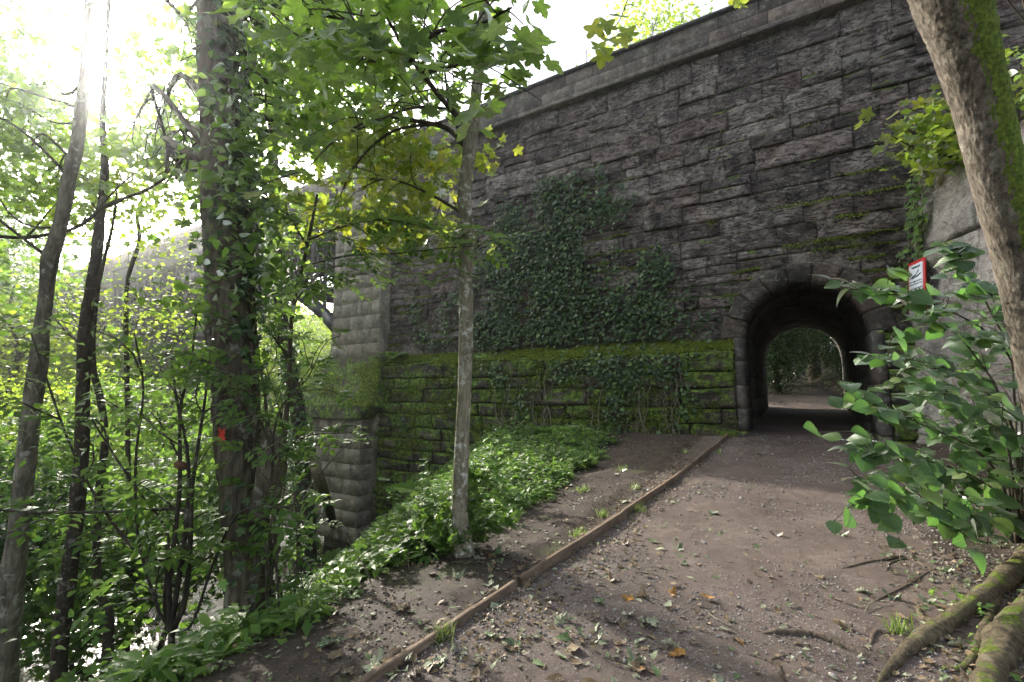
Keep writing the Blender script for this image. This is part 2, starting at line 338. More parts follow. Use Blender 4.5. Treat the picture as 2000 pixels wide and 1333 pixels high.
def ovate(rows, w=.38, tooth=.0, fold=.25, curl=.25, pleat=0.0, shape=.45):
    ys = np.linspace(0, 1, rows); V = []; U = []
    for i, y in enumerate(ys):
        ww = w*(math.sin(math.pi*y**(shape*1.45))**.85 if 0 < y < 1 else 0.0)
        if tooth and 0 < i < rows-1: ww *= 1+tooth*(1 if i % 2 else -1)
        ed = y - (.06 if tooth and i % 2 else 0)
        for x in (-ww, 0, ww):
            V.append((x, (ed if x else y), fold*abs(x)-curl*y*y+(pleat*(1 if i % 2 else -1) if x else 0))); U.append((x, y))
    F = []
    for i in range(rows-1):
        a = i*3; F += [[a, a+1, a+4, a+3], [a+1, a+2, a+5, a+4]]
    return np.array(V, float), np.array(F), np.array(U, float)
def petiole(t, L=.22, w=.012):
    V, F, U = t; n = len(V); V2 = np.vstack([V, [(-w, 0, -.002), (w, 0, -.002), (w, -L, .05), (-w, -L, .05)]]); U2 = np.vstack([U, [(0, 0)]*4]); f = F if isinstance(F, list) else [F]
    q = np.array([[n, n+1, n+2, n+3]]); f = [np.concatenate([x, q]) if x.shape[1] == 4 else x for x in f]; f = f if any(x.shape[1] == 4 for x in f) else f+[q]; return V2, f, U2
T['elm'] = ovate(21, .46, .11, .16, .16, .007, .52); T['elm2'] = ovate(21, .43, .12, .30, .38, .010, .52); T['elm3'] = ovate(19, .40, .10, .45, .60, .009, .48)
T['ov'] = ovate(5, .30, 0, .3, .25); T['ovs'] = ovate(3, .30, 0, .3, .2); T['lance'] = ovate(5, .17, 0, .3, .35)
T['rh'] = (np.array([[0, 0, 0], [-.33, .5, .06], [.33, .5, .06], [0, 1, -.12]], float), np.array([[0, 2, 1], [1, 2, 3]]), np.array([[0, 0], [-.33, .5], [.33, .5], [0, 1.]]))
T['elm'] = petiole(T['elm'], .16); T['elm2'] = petiole(T['elm2'], .16); T['elm3'] = petiole(T['elm3'], .16); SYC0 = T['syc']; T['syc'] = petiole(T['syc'], .55, .009)
def compose(items):
    A = Acc()
    for (V, F, U), ang, off, s in items:
        c, sn = math.cos(ang), math.sin(ang); Rm = np.array([[c, -sn, 0], [sn, c, 0], [0, 0, 1]]); A.add((V*s)@Rm.T+np.array(off), F, U)
    F = ([np.concatenate(A.F3)] if A.F3 else [])+([np.concatenate(A.F4)] if A.F4 else []); return np.concatenate(A.V), F, np.concatenate(A.U)
ash = []
for k in range(3):
    for s in (-1, 1): ash.append((T['ovs'], s*-1.05, (0, .22+.2*k, -.04*k*k), .38))
ash.append((T['ovs'], 0, (0, .72, -.2), .38)); T['ash'] = compose(ash)
fr = []
for k in range(15):
    y = .08+.9*k/15; w = .32*math.sin(math.pi*min(1, .25+.75*(1-y)))*1.0
    for s in (-1, 1): fr.append((T['rh'], -s*1.35, (0, y, -.35*y*y), max(.03, w)))
T['frond'] = compose(fr)
def frames(nrm, dirv):
    n = nrm/np.linalg.norm(nrm, axis=1)[:, None]; d = dirv-n*np.sum(n*dirv, 1)[:, None]; d /= np.linalg.norm(d, axis=1)[:, None]+1e-9
    x = np.cross(d, n); return np.stack([x, d, n], 2)          # columns
def leaves_frames(k, up=1.0, droop=.3, rng=RNG):
    nr = rng.normal(size=(k, 3))*.55; nr[:, 2] += up; a = rng.uniform(0, 2*math.pi, k)
    d = np.stack([np.cos(a), np.sin(a), -droop+rng.normal(size=k)*.25], 1); return frames(nr, d)
def cloud(name, tpl, pos, Fr, sc, mat, parent=None, kind='stuff'):
    V, F, U = tpl; k = len(pos); nv = len(V); sc = np.broadcast_to(sc, k)
    W_ = np.einsum('kij,nj->kni', Fr, V)*sc[:, None, None]+pos[:, None, :]
    Fl = F if isinstance(F, list) else [F]; off = (np.arange(k)*nv)[:, None, None]
    FF = [(f[None]+off).reshape(-1, f.shape[1]) for f in Fl]
    return mk(name, W_.reshape(-1, 3), FF, mat, parent, np.tile(U, (k, 1)), False, kind)
LM = {}
def leafmesh(key, mat):
    if (key, mat) not in LM:
        V, F, U = T[key]; me = mesh_np(key+'_leaf', V, F, U, key.startswith('elm')); me.materials.append(M[mat]); LM[(key, mat)] = me
    return LM[(key, mat)]
def leaf_objs(tpls, mat, pos, Fr, sc, parent, name='leaf'):
    for i in range(len(pos)):
        me = leafmesh(tpls[i % len(tpls)], mat); m4 = Matrix.Identity(4)
        for r in range(3):
            for c in range(3): m4[r][c] = Fr[i][r][c]*sc[i]
            m4[r][3] = pos[i][r]
        place(name, me, m4, parent)
# ------------------------------------------------------------------ terrain
def zpath(y):
    y = np.asarray(y, float); return .0037*np.clip(y, 0, 12)**2+.045*np.clip(y-12, 0, 8)+.085*np.clip(y-20, 0, 22)
def terr(x, y):
    x = np.asarray(x, float); y = np.asarray(y, float); x, y = np.broadcast_arrays(x, y)
    xs = x - smooth(22, 45, y)*-3.0                      # the path bends left beyond the tunnel
    zp = zpath(y)
    ye = np.clip(y, -6, 12)
    xe = -2.75-.10*ye-.42*np.clip(ye-3.3, 0, 9); xl = -2.0
    d = np.clip(xl-xs, 0, None)
    verge = .03*smooth(0, .2, d) - .05*np.clip(d, 0, 9)
    drop = np.clip(xe-xs, 0, None); bank = -(.66*drop - .12*(1-np.exp(-drop*1.5)))
    bankz = zp+verge+bank
    river = -4.6
    z = np.maximum(bankz, river)
    far = -4.6+.62*np.clip(-33-.1*y-xs, 0, 12)+.34*np.clip(-45-.1*y-xs, 0, 60); z = np.maximum(z, np.where(xs < -24, far, -99))
    xr = .95+.25*smooth(2, 5, y)+.30*smooth(6, 12, y); dr = np.clip(xs-xr, 0, None)
    z = z+np.minimum(.42*dr*smooth(0, .8, dr), 1.3+.1*dr)*(1-smooth(11, 12, y)*(1-smooth(20, 21, y))*smooth(1.6, 1.3, xs)*0)
    onp = smooth(.15, .0, np.maximum(xl-xs, xs-xr))
    nz = fbm(p3(x*.9, y*.9), 4)*(.020+.07*smooth(1.0, 2.4, d)+.05*smooth(.2, 1., dr))*(1-onp)+fbm(p3(x*2.6, y*2.6, 3), 3)*.018*(1-.35*onp)+fbm(p3(x*.4, y*.4, 7), 2)*.02*onp
    return z+nz*np.where(np.abs(z-river) < .01, .3, 1)
def onground(px, py, lift=0.0):
    r = ray(px, py); t = np.concatenate([np.linspace(.6, 12, 1400), np.linspace(12, 70, 1600)]); P = EYE+t[:, None]*r
    h = terr(P[:, 0], P[:, 1]); k = np.argmax(P[:, 2] < h)
    if not (P[:, 2] < h).any(): k = len(t)-1
    return np.array([P[k, 0], P[k, 1], h[k]+lift])
def gp(x, y, lift=0.): return np.array([x, y, float(terr(x, y))+lift])
def depth_of(p): return float((np.asarray(p)-EYE)@FV)
xc = np.unique(np.concatenate([np.arange(-5, 3.2, .06), np.arange(-16, -5, .16), np.arange(3.2, 10, .2), np.arange(-40, -16, .8), -40-np.geomspace(1, 260, 34), 10+np.geomspace(.5, 220, 30)]))
yc = np.unique(np.concatenate([np.arange(.6, 6.5, .055), np.arange(6.5, 12.5, .09), np.arange(12.5, 24, .2), np.arange(24, 50, .7), 50+np.geomspace(1, 350, 30), .6-np.geomspace(.3, 60, 22)]))
gx, gy = np.meshgrid(xc, yc); gz = terr(gx, gy); nx, ny = len(xc), len(yc)
V = p3(gx, gy, gz).reshape(-1, 3); ii = (np.arange(ny-1)[:, None]*nx+np.arange(nx-1)[None]).ravel()
FQ = np.stack([ii, ii+1, ii+nx+1, ii+nx], 1); cx = V[FQ].mean(1)
xsf = cx[:, 0]+3.0*smooth(22, 45, cx[:, 1]); jag = .06*fbm(p3(cx[:, 0]*0, cx[:, 1]*2.2, 5), 3)
isp = (xsf > -1.92+jag*.2) & (xsf < 1.05+.3*smooth(6, 12, cx[:, 1])+jag*3) & (cx[:, 1] > -8) & (cx[:, 1] < 60)
def sub(Fm):
    u, inv = np.unique(Fm, return_inverse=True); return V[u], inv.reshape(Fm.shape)
a, b = sub(FQ[~isp]); tag(mk('ground', a, b, M['soil'], smooth=True), kind='structure')
a, b = sub(FQ[isp]); tag(mk('path', a, b, M['path'], smooth=True), kind='structure')
tag(mk('river_water', [(-70, -60, -4.15), (-5, -60, -4.15), (-5, 300, -4.15), (-70, 300, -4.15)], [[0, 1, 2, 3]], M['water']), kind='structure')
# ------------------------------------------------------------------ viaduct abutment
VX = thing('stone_viaduct', (0, 12, .5), 'tall dark rock-faced stone railway viaduct wall with an arched foot tunnel', 'viaduct')
def grid_block(x0, x1, z0, z1, yf, yb, amp=.05, cell=.12, gap=.012, mapf=None, seed=0, tilt=.03, edge=.03, wob=0.0):
    nx_ = max(3, int((x1-x0)/cell)+1); nz_ = max(3, int((z1-z0)/cell)+1)
    u = np.linspace(0, 1, nx_); v = np.linspace(0, 1, nz_)
    u = np.concatenate([[0], [min(.12, edge/(x1-x0))], u[1:-1], [1-min(.12, edge/(x1-x0))], [1]]); v = np.concatenate([[0], [min(.15, edge/(z1-z0))], v[1:-1], [1-min(.15, edge/(z1-z0))], [1]])
    u = np.unique(u); v = np.unique(v); A, B = np.meshgrid(u, v)
    gx0, gx1, gz0, gz1 = x0+gap, x1-gap, z0+gap, z1-gap
    X = gx0+(gx1-gx0)*A; Z = gz0+(gz1-gz0)*B
    rr = random.Random(seed); tx, tz = rr.uniform(-tilt, tilt), rr.uniform(-tilt, tilt)
    P = p3(X*1.9+seed*3.1, 0*X+seed*1.7, Z*4.2)
    d = amp*(fbm(P, 4)*.7+.5*np.abs(vnoise(P*2.7)))+tx*(A-.5)*2+tz*(B-.5)*2
    e = np.minimum(np.minimum(A, 1-A)*(x1-x0), np.minimum(B, 1-B)*(z1-z0)); ed = smooth(0, edge, e)
    Y = yf-d*ed+(1-ed)*edge*.9
    jx = (1-ed)*0
    nI, nJ = len(u), len(v); Vf = p3(X+jx, Y, Z).reshape(-1, 3)
    i2 = (np.arange(nJ-1)[:, None]*nI+np.arange(nI-1)[None]).ravel(); F = np.stack([i2, i2+1, i2+nI+1, i2+nI], 1)
    bd = list(range(nI))+[k*nI+nI-1 for k in range(1, nJ)]+[(nJ-1)*nI+k for k in range(nI-2, -1, -1)]+[k*nI for k in range(nJ-2, 0, -1)]
    Vb = Vf[bd].copy(); Vb[:, 1] = yb; n0 = len(Vf); L = len(bd)
    S = np.array([[bd[k], n0+k, n0+(k+1) % L, bd[(k+1) % L]] for k in range(L)])
    Vv = np.vstack([Vf, Vb])
    if wob: q_ = p3(Vv[:, 0]*1.5, 0*Vv[:, 0]+3, Vv[:, 2]*2.6); Vv[:, 2] += wob*.8*fbm(q_, 3); Vv[:, 0] += wob*fbm(q_+11, 3)
    if mapf is not None: Vv = mapf(Vv)
    return Vv, np.vstack([F, S])
TCX, TSP, TR, TRO, TZ0 = .13, 2.71, 1.16, 1.63, .2
WX0, WX1, WTOP = -12.7, 9.5, 10.0
# mortar-coloured core of the wall, with the tunnel hole, front at y=12 and back at y=19.9
def holed(yy, name, parent, mat, x0, x1):
    A = Acc(); r = TR+.2
    A.add(*[np.array([(x0, yy, -4.9), (TCX-r, yy, -4.9), (TCX-r, yy, 10.9), (x0, yy, 10.9)]), np.array([[0, 1, 2, 3]])])
    A.add(*[np.array([(TCX+r, yy, -4.9), (x1, yy, -4.9), (x1, yy, 10.9), (TCX+r, yy, 10.9)]), np.array([[0, 1, 2, 3]])])
    xs_ = np.linspace(-r, r, 25); zs = TSP+np.sqrt(np.maximum(0, r*r-xs_**2))
    V_ = np.vstack([p3(TCX+xs_, yy, zs), p3(TCX+xs_, yy, 10.9)]); A.add(V_, np.array([[i, i+1, i+26, i+25] for i in range(24)]))
    return A.mk(name, mat, parent)
holed(12.0, 'mortar_face', VX, M['mortar'], -15.4, WX1); holed(19.9, 'rear_face', VX, M['stone'], -15.4, WX1)
A = Acc(); A.add([(-15.4, 12, 10.88), (WX1, 12, 10.88), (WX1, 19.9, 10.88), (-15.4, 19.9, 10.88)], np.array([[0, 1, 2, 3]])); A.add([(-15.4, 12, -4.9), (-15.4, 12, 10.88), (-15.4, 19.9, 10.88), (-15.4, 19.9, -4.9)], np.array([[0, 1, 2, 3]]))
A.mk('deck', M['mortar'], VX)
# stones of the upper wall
stones = []; z = 2.74; k = 0
rr = random.Random(11)
while z < WTOP-.12:
    h = rr.choice([.30, .36, .42, .46, .5, .54]); 
    if z+h > WTOP-.25: h = WTOP-z
    x = WX0+rr.uniform(-.6, 0)
    while x < WX1:
        w = rr.uniform(.4, 1.75)*(1.15 if h > .4 else .85); x1 = x+w; x0 = max(x, WX0)
        parts = [(z, z+h)]
        if h > .45 and rr.random() < .22: s = rr.uniform(.4, .6)*h; parts = [(z, z+s), (z+s, z+h)]
        for (za, zb) in parts:
            a0, a1 = x0, min(x1, WX1); ri = TRO-.22; zc = max(0, za-TSP)
            if zc < ri:
                hw = math.sqrt(ri*ri-zc*zc)
                if a0 > TCX-hw and a1 < TCX+hw: continue
                if a0 < TCX-hw < a1: stones.append((a0, TCX-hw, za, zb)) if a1 < TCX+hw or True else 0
                if a1 > TCX+hw and a0 < TCX+hw: stones.append((TCX+hw, a1, za, zb))
                if a0 < TCX-hw < a1 or a0 < TCX+hw < a1: continue
            if a1-a0 > .1: stones.append((a0, a1, za, zb))
        x = x1
    z += h
def shows(s):
    x, z = (s[0]+s[1])/2, (s[2]+s[3])/2; q = np.array([x, 12, z])-EYE; d = q@FV
    px, py = 1000+FOC*(q@RV)/d, 666.5-FOC*(q@UV_)/d
    inn = -40 < px < 2040 and -60 < py < 1400
    return ((s[1]-s[0])*(s[3]-s[2])/d**2) if inn and d > 0 else 0
stones = [s for s in stones if s[1]-s[0] > .08]
order = sorted(range(len(stones)), key=lambda i: -shows(stones[i])); rest = Acc()
for rank, i in enumerate(order):
    s = stones[i]; r5 = random.Random(i); proj = .024+.03*r5.random()**2+(.035 if r5.random() < .12 else 0)
    rough = r5.choice([.015, .04, .07, .11]); Vb, Fb = grid_block(*s, 12-proj, 12.02, rough, .085 if rank < 300 else .14, .005, seed=i % 977, tilt=.016, edge=r5.uniform(.010, .022), wob=.022)
    if rank < 300: mk('stone', Vb, Fb, M['stone'], VX)
    else: rest.add(Vb, Fb)
if rest.n: rest.mk('stones', M['stone'], VX, kind='stuff')
# plinth with weathered sloping top
PY = 11.62; PX1 = TCX-TR-.19
pf = Acc(); pf.add([(-12.9, PY+.05, -4.9), (PX1, PY+.05, -4.9), (PX1, PY+.05, 2.4), (-12.9, PY+.05, 2.4)], np.array([[0, 1, 2, 3]])); pf.mk('plinth_core', M['mortar'], VX)
z = -3.3; k = 0
while z < 2.40:
    h = rr.choice([.36, .42, .46]); h = 2.42-z if z+h > 2.25 else h
    x = -12.8+rr.uniform(-.5, 0)
    while x < PX1-.02:
        w = rr.uniform(.6, 1.4); x1 = min(x+w, PX1); x0 = max(x, -12.8)
        if PX1-x1 < .3: x1 = PX1
        if not (z+h < -.1 and x1 > -7.0):
            Vb, Fb = grid_block(x0, x1, z, z+h, PY-.03-.05*rr.random(), PY+.08, rr.choice([.04, .07, .1]), .10, .012, seed=1000+k, tilt=.02, edge=.025, wob=.035); mk('plinth_stone', Vb, Fb, M['plinth'], VX); k += 1
        x = x1
    z += h
Vb, Fb = [], []
for x0, x1, yo in [(a_, min(a_+1.05, PX1), 0) for a_ in np.arange(-12.8, PX1-.2, 1.05)]+[(TCX+TR+.19, 2.25, 0)]:
    n_ = 10; q = Acc()
    def lm(Vv, x0=x0, x1=x1):
        t = (Vv[:, 2]-2.42)/.34; o = Vv.copy(); o[:, 2] = 2.40+.32*t; o[:, 1] = Vv[:, 1]+.34*np.clip(t, 0, 1); return o
    Vb, Fb = grid_block(x0, x1, 2.42, 2.76, PY-.03, PY+.2, .025, .09, .006, lm, seed=int(x0*31) % 500+60, tilt=.01); mk('ledge_stone', Vb, Fb, M['plinth'], VX)
for zz in np.arange(.1, 2.4, .46):
    Vb, Fb = grid_block(TCX+TR+.19, 2.25, zz, zz+.46, PY-.04, PY+.08, .04, .12, .012, seed=int(zz*100)+7, edge=.035); mk('plinth_stone', Vb, Fb, M['plinth'], VX)
mk('plinth_core', [(TCX+TR+.19, PY+.05, -1), (2.3, PY+.05, -1), (2.3, PY+.05, 2.4), (TCX+TR+.19, PY+.05, 2.4)], [[0, 1, 2, 3]], M['mortar'], VX)
# arch ring: eleven voussoirs, jamb stones, lining
def ringmap(Vv):
    a = Vv[:, 0]; r = Vv[:, 2]; o = Vv.copy(); o[:, 0] = TCX-np.cos(a)*r; o[:, 2] = TSP+np.sin(a)*r; return o
def ring_block(a0, a1, r0, r1, y0, y1, seed):
    na = 7; nr = 4; V_ = []; F_ = []
    rng = random.Random(seed); ju = rng.uniform(-.015, .015)
    prof = [(y1, r0), (y0+.24, r0), (y0+.12, r0+.012), (y0+.045, r0+.045), (y0+.008, r0+.10)]+[(y0+ju+.02*fbm(np.array([seed*1.3, k*.9, 0.]), 2), r0+.1+(r1-r0-.1)*k/5) for k in range(1, 5)]+[(y0+.03, r1-.01), (y1, r1)]
    aa = np.linspace(a0+.0035, a1-.0035, na); m = len(prof)
    for a_ in aa:
        for (y_, r_) in prof:
            w = .012*vnoise(np.array([a_*9+seed, y_*5, r_*7])); V_.append((TCX-math.cos(a_)*(r_+w*.5), y_+w, TSP+math.sin(a_)*(r_+w*.5)))
    for i in range(na-1):
        for j in range(m): j2 = (j+1) % m; F_.append([i*m+j, i*m+j2, (i+1)*m+j2, (i+1)*m+j])
    V_ = np.array(V_); Fe = [list(range(m))[::-1], [(na-1)*m+j for j in range(m)]]
    c0 = V_[:m].mean(0); c1 = V_[-m:].mean(0); V_ = np.vstack([V_, c0, c1]); t3 = []
    for j in range(m):
        j2 = (j+1) % m; t3.append([j2, j, na*m]); t3.append([(na-1)*m+j, (na-1)*m+j2, na*m+1])
    return V_, [np.array(F_), np.array(t3)]
nv = 9
for k in range(nv):
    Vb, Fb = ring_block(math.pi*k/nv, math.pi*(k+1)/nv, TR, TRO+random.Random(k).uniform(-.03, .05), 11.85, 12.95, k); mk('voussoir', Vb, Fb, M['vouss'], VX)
for s in (-1, 1):
    zz = TZ0
    for k, h in enumerate([.42, .5, .52, .54, .53]):
        prof = [(13., 0), (PY+.06, 0), (PY-.0, .015), (PY-.04, .05), (PY-.05, .12), (PY-.04, .185), (PY+.1, .19), (13., .19)]; V_ = []
        zl = np.linspace(zz+.005, zz+h-.005, 5); m = len(prof)
        for z_ in zl:
            for (y_, o_) in prof: w = .008*vnoise(np.array([z_*6+s, y_*4, k*3.])); V_.append((TCX+s*(TR+o_)+w, y_+w, z_))
        Fj = [[i*m+j, i*m+(j+1) % m, (i+1)*m+(j+1) % m, (i+1)*m+j] for i in range(4) for j in range(m)]
        V_ = np.array(V_+[tuple(np.mean(V_[:m], 0)), tuple(np.mean(V_[-m:], 0))]); t3 = [[(j+1) % m, j, 5*m] for j in range(m)]+[[4*m+j, 4*m+(j+1) % m, 5*m+1] for j in range(m)]
        mk('jamb_stone', V_, [np.array(Fj), np.array(t3)], M['lining'], VX); zz += h
sec = [(-TR-.01, z_) for z_ in np.linspace(-.3, TSP, 8)]+[(-math.cos(a_)*(TR+.01), TSP+math.sin(a_)*(TR+.01)) for a_ in np.linspace(0, math.pi, 25)[1:-1]]+[(TR+.01, z_) for z_ in np.linspace(TSP, -.3, 8)]
ys = np.linspace(12.9, 20.1, 12); SE = np.array(sec); cen = np.array([0, TSP]); nS_ = np.stack([SE[:, 0], np.maximum(0, SE[:, 1]-TSP)], 1); nS_ /= np.linalg.norm(nS_, axis=1)[:, None]; SL = np.concatenate([[0], np.cumsum(np.linalg.norm(np.diff(SE, axis=0), axis=1))])
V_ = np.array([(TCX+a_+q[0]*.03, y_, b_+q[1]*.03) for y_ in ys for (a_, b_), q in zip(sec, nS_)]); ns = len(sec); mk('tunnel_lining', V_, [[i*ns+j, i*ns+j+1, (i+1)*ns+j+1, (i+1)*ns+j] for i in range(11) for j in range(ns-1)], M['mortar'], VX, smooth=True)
def umap(Vv):
    s_ = Vv[:, 0]; px_ = np.interp(s_, SL, SE[:, 0]); pz_ = np.interp(s_, SL, SE[:, 1]); nx_ = np.interp(s_, SL, nS_[:, 0]); nz_ = np.interp(s_, SL, nS_[:, 1]); return np.stack([TCX+px_+nx_*Vv[:, 1], Vv[:, 2], pz_+nz_*Vv[:, 1]], 1)
nsg = 18; rl = random.Random(3)
for a_ in range(nsg):
    y_ = 12.96-(.35 if a_ % 2 else 0)*0
    first = True
    while y_ < 20.0:
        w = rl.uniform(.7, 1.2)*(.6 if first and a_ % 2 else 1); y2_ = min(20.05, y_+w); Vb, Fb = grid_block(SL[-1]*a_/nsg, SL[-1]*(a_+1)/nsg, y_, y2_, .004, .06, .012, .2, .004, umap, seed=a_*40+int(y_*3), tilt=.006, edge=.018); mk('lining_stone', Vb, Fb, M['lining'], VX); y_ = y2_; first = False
for k in range(9):
    Vb, Fb = ring_block(math.pi*k/9, math.pi*(k+1)/9, TR, TRO, 19.9, 20.2, 40+k); mk('voussoir', Vb, Fb, M['lining'], VX)
# parapet band: string course, two courses of dressed blocks, dark coping
def band(z0, z1, yf, mat, name, lens, x0, x1, seed, amp=.008):
    r6 = random.Random(seed); x = x0
    while x < x1-.05:
        w = r6.uniform(*lens); xe_ = min(x+w, x1); Vb, Fb = grid_block(x, xe_, z0, z1, yf, 12.3, amp, .25, .005, seed=seed+int(x*10) % 300, tilt=.004, edge=.015); mk(name, Vb, Fb, M[mat], VX); x = xe_
band(10.0, 10.14, 11.74, 'parapet', 'string_course_block', (1.1, 1.9), -15.6, WX1, 5)
band(10.14, 10.50, 11.78, 'parapet', 'parapet_block', (.8, 1.5), -15.6, WX1, 6)
band(10.50, 10.86, 11.80, 'parapet', 'parapet_block', (.8, 1.5), -15.6, WX1, 7)
band(10.86, 10.95, 11.70, 'coping', 'coping_stone', (1.2, 2.2), -15.7, WX1, 8, .004)
# pilaster, battered footing and rusticated base at the river end
for zc_, h in [(2.72+.52*i, .52) for i in range(14)]:
    xs_ = [-15.3, -14.3, -13.5, -12.65] if int(zc_*10) % 2 else [-15.3, -14.8, -13.9, -13.1, -12.65]
    for a_, b_ in zip(xs_, xs_[1:]):
        Vb, Fb = grid_block(a_, b_, zc_, zc_+h, 11.5, 12.4, .004, .25, .003, seed=int(a_*77+zc_*13) % 900, tilt=.002, edge=.007); mk('ashlar_block', Vb, Fb, M['ashlar'], VX)
A = Acc(); A.add(*box(-15.29, -12.66, 11.53, 19.5, -4.9, 10.0)); A.mk('pilaster_core', M['ashlar'], VX)
def foot(x0a, x1a, y0a, za, x0b, x1b, y0b, zb, name, mat, n_=14):
    t = np.linspace(0, 1, n_); V_ = []
    for u_ in t:
        xa, xb, yf = x0a+(x0b-x0a)*u_, x1a+(x1b-x1a)*u_, y0a+(y0b-y0a)*u_
        pts = [(xa, 13.5)]+[(xa, yf+(13.5-yf)*q) for q in (.6, .3)]+[(xa+(xb-xa)*q, yf) for q in np.linspace(0, 1, 9)]+[(xb, yf+(13.5-yf)*q) for q in (.3, .6)]+[(xb, 13.5)]
        V_ += [(p_[0], p_[1], za+(zb-za)*u_) for p_ in pts]
    m = 15; V_ = np.array(V_); V_ = V_+.03*np.stack([vnoise(V_*2.1), vnoise(V_*2.1+7), vnoise(V_*2.1+14)], 1)
    F_ = [[i*m+j, i*m+j+1, (i+1)*m+j+1, (i+1)*m+j] for i in range(n_-1) for j in range(m-1)]; mk(name, V_, F_, M[mat], VX)
foot(-16.9, -12.35, 10.95, .95, -15.5, -12.6, 11.45, 2.72, 'battered_footing', 'plinth')
for r_ in range(8):
    z0_ = -3.6+r_*.52; xs_ = [-17.2, -16.2, -15.3, -14.5, -13.7, -12.9] if r_ % 2 else [-17.2, -15.8, -14.9, -14.1, -13.3, -12.9]
    for a_, b_ in zip(xs_, xs_[1:]):
        Vb, Fb = grid_block(a_, b_, z0_, z0_+.52, 11.0, 12.4, .007, .2, .004, seed=int(a_*57+z0_*13) % 900, tilt=.003, edge=.014); mk('base_block', Vb, Fb, M['ashlar'], VX)
    Vs, Fs = grid_block(11.0, 12.2, z0_, z0_+.52, 0, .5, .007, .2, .004, seed=r_+700, tilt=.003, edge=.014)
    o_ = np.stack([-12.9-Vs[:, 1], Vs[:, 0], Vs[:, 2]], 1); mk('base_block', o_, Fs, M['ashlar'], VX)
foot(-17.3, -12.8, 10.9, .55, -16.9, -12.35, 10.95, 1.0, 'base_cap', 'plinth', 4)
# fence along the deck
FN = thing('deck_fence', (-6, 12.05, 10.95), 'thin steel posts and wires standing on the parapet of the viaduct', 'fence')
for x_ in np.arange(-14.6, 3, 1.95):
    Vp, Fp = tube([(x_, 12.05, 10.9), (x_, 12.05, 11.3), (x_+.015, 12.05, 11.62)], .016, 6); mk('post', Vp, Fp, M['wire'], FN)
for z_ in (11.25, 11.55):
    Vp, Fp = tube([(x_, 12.05, z_-.03*math.sin((x_+14.6)*1.61)**2) for x_ in np.arange(-14.6, 2.5, .5)], .004, 4); mk('wire', Vp, Fp, M['wire'], FN)
# iron arch span across the river and the far stone abutment
IB = thing('iron_bridge_span', (-15.3, 15.5, 2.4), 'dark iron arch span over the river beyond the pale stone pilaster', 'bridge')
X0, X1 = -15.4, -41.0; n_ = 26; tt = np.linspace(0, 1, n_); ax_ = X0+(X1-X0)*tt; az_ = 2.2+5.6*np.sin(math.pi*tt)**.62
for yy in (12.7, 15.6, 18.5):
    A = Acc()
    for i in range(n_-1):
        V_ = [(ax_[i+a], yy+b, az_[i+a]+c) for a in (0, 1) for b in (-.14, .14) for c in (0, .55)]; A.add(V_, np.array([[0, 1, 3, 2], [4, 6, 7, 5], [0, 4, 5, 1], [2, 3, 7, 6], [0, 2, 6, 4], [1, 5, 7, 3]]))
    A.mk('arch_rib', M['iron'], IB)
    Vb, Fb = box(X1, X0, yy-.15, yy+.15, 8.9, 9.9); mk('girder', Vb, Fb, M['iron'], IB)
    for i in range(0, n_-1):
        if az_[i] < 8.3:
            Vp, Fp = tube([(ax_[i], yy, az_[i]+.4), (ax_[i], yy, 9.0)], .07, 4); mk('upright', Vp, Fp, M['iron'], IB)
            Vp, Fp = tube([(ax_[i], yy, az_[i]+.4), (ax_[i+1], yy, 9.0)], .05, 4); mk('brace', Vp, Fp, M['iron'], IB)
Vb, Fb = box(X1, X0, 12.4, 19.4, 9.92, 10.15); mk('deck', Vb, Fb, M['iron'], IB)
for i in range(0, n_, 2):
    Vb, Fb = box(ax_[i]-.1, ax_[i]+.1, 12.85, 18.35, az_[i]+.1, az_[i]+.4); mk('cross_girder', Vb, Fb, M['iron'], IB)
Vb, Fb = box(X1, X0, 12.35, 12.55, 10.17, 10.9); mk('parapet', Vb, Fb, M['parapet'], IB)
FA = thing('far_abutment', (-47, 12, -2), 'grey stone abutment across the river, seen through the leaves', 'abutment')
for r_ in range(14):
    for c_ in range(10):
        Vb, Fb = grid_block(-41.2-2.0*(c_+1), -41.2-2.0*c_, -4+r_*1.05, -4+(r_+1)*1.05, 12.0, 12.6, .05, .7, .02, seed=r_*17+c_); mk('stone', Vb, Fb, M['parapet'], FA)
Vb, Fb = box(-61, -41.2, 12.3, 19.5, -6, 10.9); mk('core', Vb, Fb, M['mortar'], FA)
# ------------------------------------------------------------------ wing wall, embankment, sign
WW = thing('wing_wall', (2.2, 10, .6), 'pale battered stone wing wall with mossy streaks, right of the tunnel mouth', 'wall')
def wxy(s, z): # s = metres along wall from the corner towards the camera
    return 1.80+.075*(z-.55)+.30*s+.0*z, 11.62-.95*s
def ztop(s): return 6.25-.33*s
rows = [(-.6, .7), (.7, 1.9), (1.9, 3.0), (3.0, 4.1), (4.1, 5.2), (5.2, 6.3)]
for i, (za, zb) in enumerate(rows):
    s0 = 0.0; j = 0
    while s0 < 7.0:
        w = 1.1+.6*random.Random(i*31+j).random(); s1 = min(s0+w, 7.0)
        def wm(Vv):
            s_ = Vv[:, 0]; z_ = np.minimum(Vv[:, 2], ztop(s_)); x_, y_ = wxy(s_, z_); d_ = -Vv[:, 1]; return np.stack([x_-d_*.95, y_-d_*.3, z_], 1)
        if za < ztop(s0)-.1:
            Vb, Fb = grid_block(s0, s1, za, zb, 0, .6, .09, .12, .003, wm, seed=i*13+j+300, tilt=.04, edge=.035); mk('stone', Vb, Fb, M['wing'], WW)
        s0 = s1; j += 1
E_ = []
